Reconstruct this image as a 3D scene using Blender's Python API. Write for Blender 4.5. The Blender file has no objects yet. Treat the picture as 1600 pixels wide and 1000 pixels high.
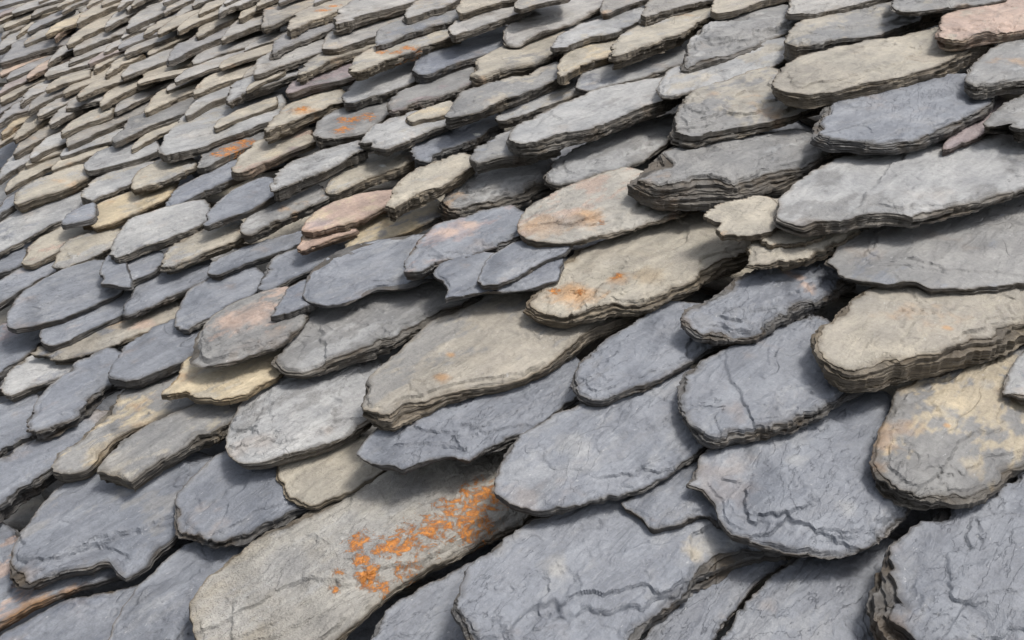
import bpy, math, numpy as np
from mathutils import Matrix, Vector
scene = bpy.context.scene
C = scene.collection

# ---------------------------------------------------------------- camera
# roof frame: X runs along the eave, S up the slope, N out of the roof.
# AX/AS/AN hold those three directions as the camera sees them.
AX = [0.757005, -0.324314, 0.567243]
AS = [0.643938, 0.517565, -0.563445]
AN = [-0.110852, 0.7918, 0.600637]

PITCH = math.radians(25)
CAM_H = 0.6                                   # metres off the roof surface
ZR = 4.0                                      # the roof spot is four metres up
eX = np.array([1.0, 0, 0]); eS = np.array([0, math.cos(PITCH), math.sin(PITCH)]); eN = np.array([0, -math.sin(PITCH), math.cos(PITCH)])
W = np.stack([eX, eS, eN], 1)                 # roof -> world
R = W @ np.stack([AX, AS, AN], 0)             # camera -> world
cam = bpy.data.cameras.new('camera'); co = bpy.data.objects.new('camera', cam); C.objects.link(co)
cam.sensor_width = 36; cam.lens = 36*1400/1600; cam.clip_end = 500; cam.clip_start = 0.02
ORG = np.array([0, 0, ZR])
M = Matrix([list(R[i])+[float((ORG+eN*CAM_H)[i])] for i in range(3)]+[[0, 0, 0, 1]])
co.matrix_world = M
scene.camera = co

# ---------------------------------------------------------------- light
Lr = np.array([0.16, 0.50, 0.80]); Lr /= np.linalg.norm(Lr)       # towards the sun, roof frame
Lw = W @ Lr
elev = math.asin(Lw[2]); azim = math.atan2(Lw[0], Lw[1])
w = bpy.data.worlds.new('World'); scene.world = w; w.use_nodes = True
nt = w.node_tree; nt.nodes.clear()
wo = nt.nodes.new('ShaderNodeOutputWorld'); bg = nt.nodes.new('ShaderNodeBackground'); sk = nt.nodes.new('ShaderNodeTexSky')
hs = nt.nodes.new('ShaderNodeHueSaturation'); hs.inputs['Saturation'].default_value = 0.36
sk.sky_type = 'NISHITA'; sk.sun_disc = False; sk.sun_elevation = elev; sk.sun_rotation = azim
sk.dust_density = 4.0; sk.air_density = 1.0
nt.links.new(sk.outputs[0], hs.inputs['Color']); nt.links.new(hs.outputs[0], bg.inputs[0]); nt.links.new(bg.outputs[0], wo.inputs[0])
bg.inputs[1].default_value = 0.13
sd = bpy.data.lights.new('sun', 'SUN'); so = bpy.data.objects.new('sun', sd); C.objects.link(so)
sd.energy = 1.8; sd.angle = math.radians(14); sd.color = (1, 0.96, 0.90)
so.rotation_euler = Vector(Lw).to_track_quat('Z', 'Y').to_euler(); so.location = (0, 0, 12)
scene.view_settings.view_transform = 'Standard'; scene.view_settings.look = 'None'
scene.view_settings.exposure = 0.38; scene.view_settings.gamma = 1

# ---------------------------------------------------------------- noise
_r = np.random.RandomState(11)
_pm = np.concatenate([_r.permutation(512)]*2); _ga = _r.uniform(0, 2*math.pi, 512); _gx = np.cos(_ga); _gy = np.sin(_ga)
def perlin(x, y, seed=0):
    x0 = np.floor(x); y0 = np.floor(y); fx = x-x0; fy = y-y0
    ix = x0.astype(np.int64); iy = y0.astype(np.int64)+seed*7
    u = fx*fx*fx*(fx*(fx*6-15)+10); v = fy*fy*fy*(fy*(fy*6-15)+10)
    h0 = _pm[(ix+seed*131) & 511]; h1 = _pm[(ix+1+seed*131) & 511]; j0 = iy & 511; j1 = (iy+1) & 511
    def g(h, j, i_, j_):
        k = _pm[(h+j) & 511]; return _gx[k]*(fx-i_)+_gy[k]*(fy-j_)
    a = g(h0, j0, 0, 0); a += (g(h1, j0, 1, 0)-a)*u; b = g(h0, j1, 0, 1); b += (g(h1, j1, 1, 1)-b)*u
    return (a+(b-a)*v)*1.5
def fbm(x, y, seed=0, o=4, gain=.5):
    s = 0; a = 1; t = 0
    for i in range(o):
        s = s+a*perlin(x*2**i+i*17.3, y*2**i-i*9.1, seed+i*31); t += a; a *= gain
    return s/t
def sstep(a, b, x):
    t = np.clip((x-a)/(b-a), 0, 1); return t*t*(3-2*t)

COL = {'B': (.197, .209, .233), 'b': (.145, .158, .188), 'G': (.225, .222, .215), 'L': (.345, .345, .34), 'T': (.385, .35, .285),
       'Y': (.49, .41, .28), 'R': (.42, .31, .25), 'P': (.27, .225, .225), 'K': (.33, .30, .25), 'W': (.36, .34, .30), 'w': (.72, .72, .66), 'd': (.15, .115, .09), 'r': (.44, .25, .11), 'm': (.12, .12, .06)}

# ---------------------------------------------------------------- material
def node(nt, kind, **kw):
    n = nt.nodes.new(kind)
    for k, v in kw.items():
        if k in n.inputs: n.inputs[k].default_value = v
        else: setattr(n, k, v)
    return n
def mixc(nt, f, a, b, mode='MIX'):
    m = nt.nodes.new('ShaderNodeMix'); m.data_type = 'RGBA'; m.blend_type = mode
    for s, v in ((m.inputs[0], f), (m.inputs[6], a), (m.inputs[7], b)):
        if hasattr(v, 'node'): nt.links.new(v, s)
        else: s.default_value = v
    return m.outputs[2]
def mth(nt, op, a, b=0.0, clamp=False):
    m = nt.nodes.new('ShaderNodeMath'); m.operation = op; m.use_clamp = clamp
    for s, v in ((m.inputs[0], a), (m.inputs[1], b)):
        if hasattr(v, 'node'): nt.links.new(v, s)
        else: s.default_value = v
    return m.outputs[0]
def ramp(nt, v, a, b):
    m = nt.nodes.new('ShaderNodeMapRange'); m.interpolation_type = 'SMOOTHSTEP'
    nt.links.new(v, m.inputs[0]); m.inputs[1].default_value = a; m.inputs[2].default_value = b
    return m.outputs[0]
mat = bpy.data.materials.new('slate'); mat.use_nodes = True; nt = mat.node_tree; nt.nodes.clear()
out = node(nt, 'ShaderNodeOutputMaterial'); bs = node(nt, 'ShaderNodeBsdfPrincipled'); nt.links.new(bs.outputs[0], out.inputs[0])
vc = node(nt, 'ShaderNodeAttribute', attribute_name='col'); mk = node(nt, 'ShaderNodeAttribute', attribute_name='mask')
sp = node(nt, 'ShaderNodeSeparateColor'); nt.links.new(mk.outputs['Color'], sp.inputs[0])
lich, edge, pat = sp.outputs[0], sp.outputs[1], sp.outputs[2]
tc = node(nt, 'ShaderNodeTexCoord'); oi = node(nt, 'ShaderNodeObjectInfo')
# object coordinates are metres on the slate: shift them per slate
add = node(nt, 'ShaderNodeVectorMath', operation='ADD'); mul = node(nt, 'ShaderNodeVectorMath', operation='SCALE')
cmb = node(nt, 'ShaderNodeCombineXYZ'); nt.links.new(oi.outputs['Random'], cmb.inputs[0]); nt.links.new(oi.outputs['Random'], cmb.inputs[1])
nt.links.new(cmb.outputs[0], mul.inputs[0]); mul.inputs['Scale'].default_value = 37.0
nt.links.new(tc.outputs['Object'], add.inputs[0]); nt.links.new(mul.outputs[0], add.inputs[1]); vec = add.outputs[0]
def noise(scale, detail=4, rough=.6, stretch=None, dist=0.0):
    n = node(nt, 'ShaderNodeTexNoise'); n.inputs['Scale'].default_value = scale; n.inputs['Detail'].default_value = detail
    n.inputs['Roughness'].default_value = rough; n.inputs['Distortion'].default_value = dist
    if stretch:
        mp = node(nt, 'ShaderNodeMapping'); mp.inputs['Scale'].default_value = stretch; mp.inputs['Rotation'].default_value = (0, 0, .35)
        nt.links.new(vec, mp.inputs[0]); nt.links.new(mp.outputs[0], n.inputs[0])
    else: nt.links.new(vec, n.inputs[0])
    return n.outputs[0]
n_big = noise(9, 5, .6, None, .6)
n_str = noise(26, 6, .65, (2.2, .55, 6), .5)
n_fine = noise(190, 5, .72)
n_grit = noise(620, 2, .7)
c = mixc(nt, 1.0, vc.outputs['Color'], mixc(nt, ramp(nt, n_big, .3, .7), (.84, .85, .87, 1), (1.14, 1.13, 1.12, 1)), 'MULTIPLY')
c = mixc(nt, 1.0, c, mixc(nt, ramp(nt, n_str, .3, .72), (.84, .84, .85, 1), (1.17, 1.17, 1.16, 1)), 'MULTIPLY')
c = mixc(nt, 1.0, c, mixc(nt, ramp(nt, n_fine, .32, .68), (.88, .88, .88, 1), (1.11, 1.11, 1.11, 1)), 'MULTIPLY')
c = mixc(nt, 1.0, c, mixc(nt, ramp(nt, n_grit, .35, .65), (.94, .94, .94, 1), (1.06, 1.06, 1.06, 1)), 'MULTIPLY')
flk = ramp(nt, noise(230, 2, .5, (1.4, .7, 1)), .70, .76)
c = mixc(nt, mth(nt, 'MULTIPLY', flk, .35), c, (.60, .60, .60, 1))
# pale dry scratches and streaks on the blue ones, pitted dark grain on the lichen grown ones
scr = mth(nt, 'MULTIPLY', ramp(nt, noise(34, 5, .7, (3.0, .6, 1), 1.2), .62, .74), .26)
c = mixc(nt, scr, c, (.43, .43, .45, 1))
grain = mth(nt, 'MULTIPLY', ramp(nt, n_grit, .52, .66), mth(nt, 'MULTIPLY', pat, .75))
c = mixc(nt, grain, c, (.10, .09, .085, 1))
ck = noise(6, 3, .5, (1.3, .7, 1), .3)
crk = mth(nt, 'MULTIPLY', mth(nt, 'SUBTRACT', 1.0, ramp(nt, mth(nt, 'ABSOLUTE', mth(nt, 'SUBTRACT', ck, .5)), 0.0, .005)), ramp(nt, noise(9, 2, .5), .53, .62))
c = mixc(nt, mth(nt, 'MULTIPLY', crk, .12), c, (.07, .065, .06, 1))
# weathered layers of the broken rim: thin alternating bands, brown dirt, plus edge shade painted in as darker colour
geo = node(nt, 'ShaderNodeSeparateXYZ'); nt.links.new(tc.outputs['Object'], geo.inputs[0])
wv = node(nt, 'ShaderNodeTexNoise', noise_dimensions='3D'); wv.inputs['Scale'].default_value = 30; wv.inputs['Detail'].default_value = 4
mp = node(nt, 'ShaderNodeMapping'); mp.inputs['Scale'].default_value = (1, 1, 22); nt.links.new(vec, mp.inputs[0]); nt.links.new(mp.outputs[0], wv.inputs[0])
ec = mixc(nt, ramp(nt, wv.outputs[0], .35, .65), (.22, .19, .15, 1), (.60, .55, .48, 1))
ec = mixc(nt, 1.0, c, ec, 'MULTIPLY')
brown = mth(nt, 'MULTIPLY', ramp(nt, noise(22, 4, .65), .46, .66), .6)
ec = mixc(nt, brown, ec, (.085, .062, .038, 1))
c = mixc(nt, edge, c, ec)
# orange lichen
ln = noise(85, 9, .85, None, .6)
lm = ramp(nt, mth(nt, 'ADD', lich, mth(nt, 'MULTIPLY', mth(nt, 'SUBTRACT', ln, .5), 2.1)), .39, .56)
lc = mixc(nt, ramp(nt, n_fine, .3, .7), (.36, .11, .012, 1), (.72, .27, .03, 1))
c = mixc(nt, mth(nt, 'MULTIPLY', lm, .93), c, lc)
nt.links.new(c, bs.inputs['Base Color'])
bs.inputs['Specular IOR Level'].default_value = .5
rg = node(nt, 'ShaderNodeMapRange'); nt.links.new(n_str, rg.inputs[0]); rg.inputs[3].default_value = .36; rg.inputs[4].default_value = .66
nt.links.new(rg.outputs[0], bs.inputs['Roughness'])
hsum = mth(nt, 'ADD', mth(nt, 'MULTIPLY', n_str, .8), mth(nt, 'MULTIPLY', n_fine, mth(nt, 'ADD', .12, mth(nt, 'MULTIPLY', pat, .4))))
hsum = mth(nt, 'SUBTRACT', hsum, mth(nt, 'MULTIPLY', crk, .2))
hsum = mth(nt, 'ADD', hsum, mth(nt, 'MULTIPLY', lm, .15))
hsum = mth(nt, 'ADD', hsum, mth(nt, 'MULTIPLY', n_grit, mth(nt, 'ADD', .08, mth(nt, 'MULTIPLY', pat, .25))))
# cleavage: the face comes away in shallow steps
cl = mth(nt, 'MULTIPLY', noise(7, 8, .6, (1.7, .6, 1), .35), 16.0)
cf = mth(nt, 'FRACT', cl); cst = mth(nt, 'ADD', mth(nt, 'FLOOR', cl), ramp(nt, cf, 0.0, .10))
cm = ramp(nt, noise(5, 3, .5), .44, .60)
hsum = mth(nt, 'ADD', hsum, mth(nt, 'MULTIPLY', mth(nt, 'MULTIPLY', cst, cm), .30))
# fine lamination of the broken sides
hsum = mth(nt, 'ADD', hsum, mth(nt, 'MULTIPLY', mth(nt, 'MULTIPLY', wv.outputs[0], edge), 1.1))
bp = node(nt, 'ShaderNodeBump'); bp.inputs['Distance'].default_value = .0065; bp.inputs['Strength'].default_value = .7
nt.links.new(hsum, bp.inputs['Height']); nt.links.new(bp.outputs[0], bs.inputs['Normal'])

# ---------------------------------------------------------------- slate builder
def catmull(P, sub=6):
    n = len(P); o = []
    for i in range(n):
        p0, p1, p2, p3 = P[i-1], P[i], P[(i+1) % n], P[(i+2) % n]
        for j in range(sub):
            t = j/sub
            cr = .5*((2*p1)+(-p0+p2)*t+(2*p0-5*p1+4*p2-p3)*t*t+(-p0+3*p1-3*p2+p3)*t**3)
            li = p1+(p2-p1)*t
            o.append(.6*cr+.4*li)
    return np.array(o)
def resample(P, n):
    Q = np.vstack([P, P[:1]]); d = np.hypot(*np.diff(Q, axis=0).T); s = np.concatenate([[0], np.cumsum(d)])
    t = np.linspace(0, s[-1], n, endpoint=False)
    return np.stack([np.interp(t, s, Q[:, 0]), np.interp(t, s, Q[:, 1])], 1), s[-1]
def smooth_loop(V, k):
    for _ in range(k): V = .5*V+.25*(np.roll(V, 1, 0)+np.roll(V, -1, 0))
    return V
def slate_mesh(poly, T, step, seed, cc, orange=(), white=(), kmax=16, jag=1, far=False):
    """poly: outline in metres on the slate plane (top at z=0). returns verts, faces, col, mask"""
    rs = np.random.RandomState(seed)
    P = catmull(np.array(poly, float), 3)
    A = .5*np.sum(P[:, 0]*np.roll(P[:, 1], -1)-np.roll(P[:, 0], -1)*P[:, 1])
    if A < 0: P = P[::-1]
    A = abs(A)
    _, per = resample(P, 10)
    n = int(np.clip(per/step, 28, 560))
    P, per = resample(P, n)
    tan = np.roll(P, -1, 0)-np.roll(P, 1, 0); tan /= np.hypot(*tan.T)[:, None]+1e-9
    nin = np.stack([-tan[:, 1], tan[:, 0]], 1)          # inward for CCW
    nin = smooth_loop(nin, max(2, n//40)); nin /= np.hypot(*nin.T)[:, None]+1e-9
    size = math.sqrt(A)
    ctr = P.mean(0)
    # spine
    u, s_, vt = np.linalg.svd(P-ctr, full_matrices=False); ax = vt[0]
    pr = (P-ctr)@ax; wd = (P-ctr)@vt[1]
    hw = .5*(wd.max()-wd.min())
    lo, hi = pr.min()+hw*.9, pr.max()-hw*.9
    if hi < lo: lo = hi = .5*(lo+hi)
    sv = np.clip(pr*.9, lo, hi); k0 = int(np.argmax(pr)); sv = np.roll(sv, -k0); k1 = int(np.argmin(np.roll(pr, -k0)))
    sv[:k1+1] = np.minimum.accumulate(sv[:k1+1]); sv[k1:] = np.maximum.accumulate(sv[k1:]); sv = np.roll(sv, k0)
    spine = ctr+smooth_loop(sv[:, None], 6)*ax
    f1 = 1/size
    # ragged outline
    rag = fbm(P[:, 0]*f1*5, P[:, 1]*f1*5, seed, 4, .6)
    P = P+nin*((rag*size*.022 + .35*np.abs(fbm(P[:, 0]*f1*14, P[:, 1]*f1*14, seed+4, 3))*size*.03)*jag)[:, None]
    L = int(np.clip(T/step*.75, 2, 6 if T > .018 else 8))
    Te = min(T, .022)
    small = size < 60*step
    bev = Te*(rs.uniform(.1, .3) if small else rs.uniform(.2, .9))
    if T > .018 and not small: bev = T*rs.uniform(.45, .85); Te = min(Te, .017)
    m = np.clip(.8+2.2*fbm(P[:, 0]*f1*1.8, P[:, 1]*f1*1.8, seed+7, 3), .05, 2.6)
    # top surface height
    nst = rs.randint(2, 5)
    part = rs.uniform(-.25, .25, 6)
    th = np.sort(rs.uniform(.0, 1.0, nst))**1.7
    sw = step*.9
    ang = rs.uniform(-.4, .4)+.35
    maj = [] if small or rs.uniform() < .25 else [(rs.uniform(.12, .45), rs.uniform(.10, .26), rs.choice([1, 1, 1, -1]))]
    if maj and rs.uniform() < .6: maj.append((maj[0][0]+rs.uniform(.12, .3), rs.uniform(.10, .22), maj[0][2]))
    def top(x, y, din):
        """din: distance from the rim"""
        wx = x*f1+.22*fbm(x*f1*2, y*f1*2, seed+11, 3); wy = y*f1+.22*fbm(x*f1*2, y*f1*2, seed+12, 3)
        z = size*.011*fbm(wx*.9, wy*.9, seed+1, 2)
        z = z+size*.0045*fbm(wx*4, wy*1.6, seed+2, 4)
        rr = fbm(x*f1*1.5, y*f1*1.5, seed+21, 5, .52)
        rr2 = fbm(x*f1*1.2+5, y*f1*1.2, seed+22, 5, .55)
        am = Te*.05 if small else max(Te*.085, step*.6)
        for j, tj in enumerate(th):
            lim = (tj*.24+.012)*hw*2*(1+(3.2 if j % 2 else 2.2)*(rr2 if j % 2 else rr))
            ht = am*(.8+1.8*((seed*7+j*13) % 10)/10)*sstep(-.15+part[j], .12+part[j], fbm(x*f1*1.3+j*7, y*f1*1.3, seed+400, 2))
            z = z-ht*(1-sstep(-sw*.5, sw*.5, din-lim))
        # the leaf split away along the lower side and foot
        for j in range(len(maj)):
            g = (x-ctr[0])/(.5*np.ptp(P[:, 0]))*.75*maj[j][2]-(y-ctr[1])/(.5*np.ptp(P[:, 1]))*.42+.85*fbm(x*f1*1.1+j*3, y*f1*.8, seed+500+j, 6, .5)-maj[j][0]
            z = z-maj[j][1]*Te*sstep(0, sw/size*3.2, g)*sstep(-.35, -.1, fbm(x*f1*.9, y*f1*.9+j*8, seed+520, 2))
        # flakes lost from the middle: a sharp lip on one side, fading out on the other
        for j in range(5):
            q = fbm(wx*1.3+j*9.3, wy*.9-j*4.1, seed+60+j, 6, .62)
            thr = .12+.09*j
            g = sstep(0, sw*f1*1.3, (q-thr)*.6)
            z = z-am*(1.0 if j % 2 else -.75)*g*(1-sstep(thr, thr+.22, q))
        return z
    lams = []
    clean = sstep(-.18, .12, fbm(P[:, 0]*f1*1.4, P[:, 1]*f1*1.4, seed+33, 3)+rs.uniform(-.15, .15))     # 0 = clean break, 1 = splintered
    if T > .018 and not small: clean = np.maximum(clean, .6); m = np.maximum(m, .55)
    hts = np.exp(rs.normal(0, .75, L)); fb = np.concatenate([[0], np.cumsum(hts)]); fb /= fb[-1]
    rec = rs.uniform(0, 1, L) < .3
    for k in range(L):
        q = fb[k]
        lam = fbm(P[:, 0]*f1*3.6+k*.9, P[:, 1]*f1*3.6-k*.8, seed+50, 5, .62)*1.6 + fbm(P[:, 0]*f1*15+k*2.3, P[:, 1]*f1*15+k*2.1, seed+90, 4, .6)*.6
        d = bev*m*q**1.5*(.35+.65*clean) + lam*Te*.36*(.22+.78*clean) + (Te*.35*(1-q)**2 if L > 2 else 0) + (Te*.2 if rec[k] else 0)*(.3+.7*clean)
        lams.append(np.maximum(d, -Te*.15))
    base = P+nin*(lams[-1]+Te*.02)[:, None]
    zr = top(base[:, 0], base[:, 1], np.zeros(n))
    rings = []; zs = []; edg = []
    for k in range(L):
        wob = fbm(P[:, 0]*f1*3.0, P[:, 1]*f1*3.0, seed+k//2, 4, .6)*.24
        for e, dd in ((0.0, lams[k]), (.92, lams[k]+Te*.02)):
            fr = fb[k]+e*(fb[k+1]-fb[k])
            fr = fr+wob*4*fr*(1-fr)
            rings.append(P+nin*dd[:, None]); zs.append(-T+(zr+T)*fr); edg.append(np.ones(n))
    rings[-1] = base; zs[-1] = zr
    dist = np.hypot(*(spine-base).T)
    Mr = int(np.clip(np.percentile(dist, 70)/step, 3, 90))
    tt = np.linspace(0, 1, Mr+1)[1:]
    Qs = base[None]+(spine-base)[None]*tt[:, None, None]
    Bs = base[::max(1, n//150)]; fl = Qs.reshape(-1, 2); dn = np.empty(len(fl))
    for c0 in range(0, len(fl), 20000):
        s1 = fl[c0:c0+20000]; dn[c0:c0+20000] = np.sqrt(((s1[:, None, 0]-Bs[None, :, 0])**2+(s1[:, None, 1]-Bs[None, :, 1])**2).min(1))
    dn = np.minimum(dn.reshape(Qs.shape[:2]), dist[None]*tt[:, None])
    ZZ = top(Qs[..., 0], Qs[..., 1], dn)
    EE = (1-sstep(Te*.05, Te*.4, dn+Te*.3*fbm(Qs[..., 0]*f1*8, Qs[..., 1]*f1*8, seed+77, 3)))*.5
    rings += list(Qs); zs += list(ZZ); edg += list(EE)
    nr = len(rings)
    XY = np.vstack(rings); Z = np.concatenate([np.broadcast_to(z, (n,)) for z in zs]); E = np.concatenate(edg)
    V = np.column_stack([XY, Z])
    i = np.arange(n); j = (i+1) % n
    F = [np.column_stack([r*n+i, r*n+j, (r+1)*n+j, (r+1)*n+i]) for r in range(nr-1)]
    F = np.vstack(F)
    # underside: fan to spine
    V = np.vstack([V, np.column_stack([spine, np.full(n, -T)])]); b = nr*n
    F = np.vstack([F, np.column_stack([j, i, b+i, b+j])]); E = np.concatenate([E, np.ones(n)])
    # colour
    x, y = V[:, 0], V[:, 1]
    V[:, 2] = np.where(V[:, 2] < -T*.02, V[:, 2]*(.45+.55*sstep(0, .42, (V[:, 0]-V[:, 0].min())/np.ptp(V[:, 0]))), V[:, 2])
    c1 = np.array(COL[cc[0]]); c2 = np.array(COL[cc[1]])
    jit = 1+rs.uniform(-.07, .07)
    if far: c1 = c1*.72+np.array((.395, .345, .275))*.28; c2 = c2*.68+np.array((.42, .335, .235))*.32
    q = fbm(x*f1*1.7, y*f1*1.0, seed+301, 6, .68)+.5*fbm(x*f1*9, y*f1*3, seed+302, 4, .7)
    amt = sstep(.12, .30, q+rs.uniform(-.08, .12))[:, None]*(.25 if cc[0] in 'Bb' and cc[1] in 'LTG' else .75)
    col = (c1*(1-amt)+c2*amt)*jit
    rust = sstep(.20, .50, fbm(x*f1*2.0+3, y*f1*1.5, seed+311, 5, .65))[:, None]*(.6 if cc[0] in 'TYRGKW' and size < .3 and rs.uniform() < .5 else .15)
    col = col*(1-rust)+np.array((.42, .27, .15))*rust
    li = np.zeros(len(x))
    for (ox, oy, r) in orange:
        li = np.maximum(li, np.clip(1.3-.72*np.hypot((x-ox), (y-oy))/(r*1.2), 0, 1)*.5)
    for (ox, oy, r, cd) in white:
        dd = np.hypot(x-ox, y-oy)/r*(1+1.6*fbm(x*f1*5, y*f1*2.5, 5, 5, .7))
        a = ((1-sstep(.6, 1.0, dd)) if cd == 'w' else (1-sstep(.25, 1.1, dd))*(.5 if cd in 'YWL' else .75))[:, None]; col = col*(1-a)+np.array(COL[cd])*a
    pat = np.full(len(x), {'T': .55, 'Y': .3, 'L': .45, 'G': .3, 'R': .3, 'P': .2, 'K': .4, 'W': .7, 'B': .06, 'b': .03}[cc[0]])*(.4+.9*sstep(-.3, .4, q))
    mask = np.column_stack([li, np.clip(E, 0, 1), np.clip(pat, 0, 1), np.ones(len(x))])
    return V, F, np.column_stack([np.clip(col, .02, .8), np.ones(len(x))]), mask
def make_mesh(name, V, F, col, mask):
    me = bpy.data.meshes.new(name)
    me.vertices.add(len(V)); me.vertices.foreach_set('co', V.astype(np.float32).ravel())
    me.loops.add(F.size); me.loops.foreach_set('vertex_index', F.astype(np.int32).ravel())
    me.polygons.add(len(F)); me.polygons.foreach_set('loop_start', (np.arange(len(F))*4).astype(np.int32))
    me.polygons.foreach_set('loop_total', np.full(len(F), 4, np.int32))
    me.update(calc_edges=True); me.validate()
    for nm, d in (('col', col), ('mask', mask)):
        a = me.attributes.new(nm, 'FLOAT_COLOR', 'POINT'); a.data.foreach_set('color', d.astype(np.float32).ravel())
    me.polygons.foreach_set('use_smooth', np.ones(len(me.polygons), bool))
    me.set_sharp_from_angle(angle=math.radians(38))
    me.materials.append(mat)
    return me

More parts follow.
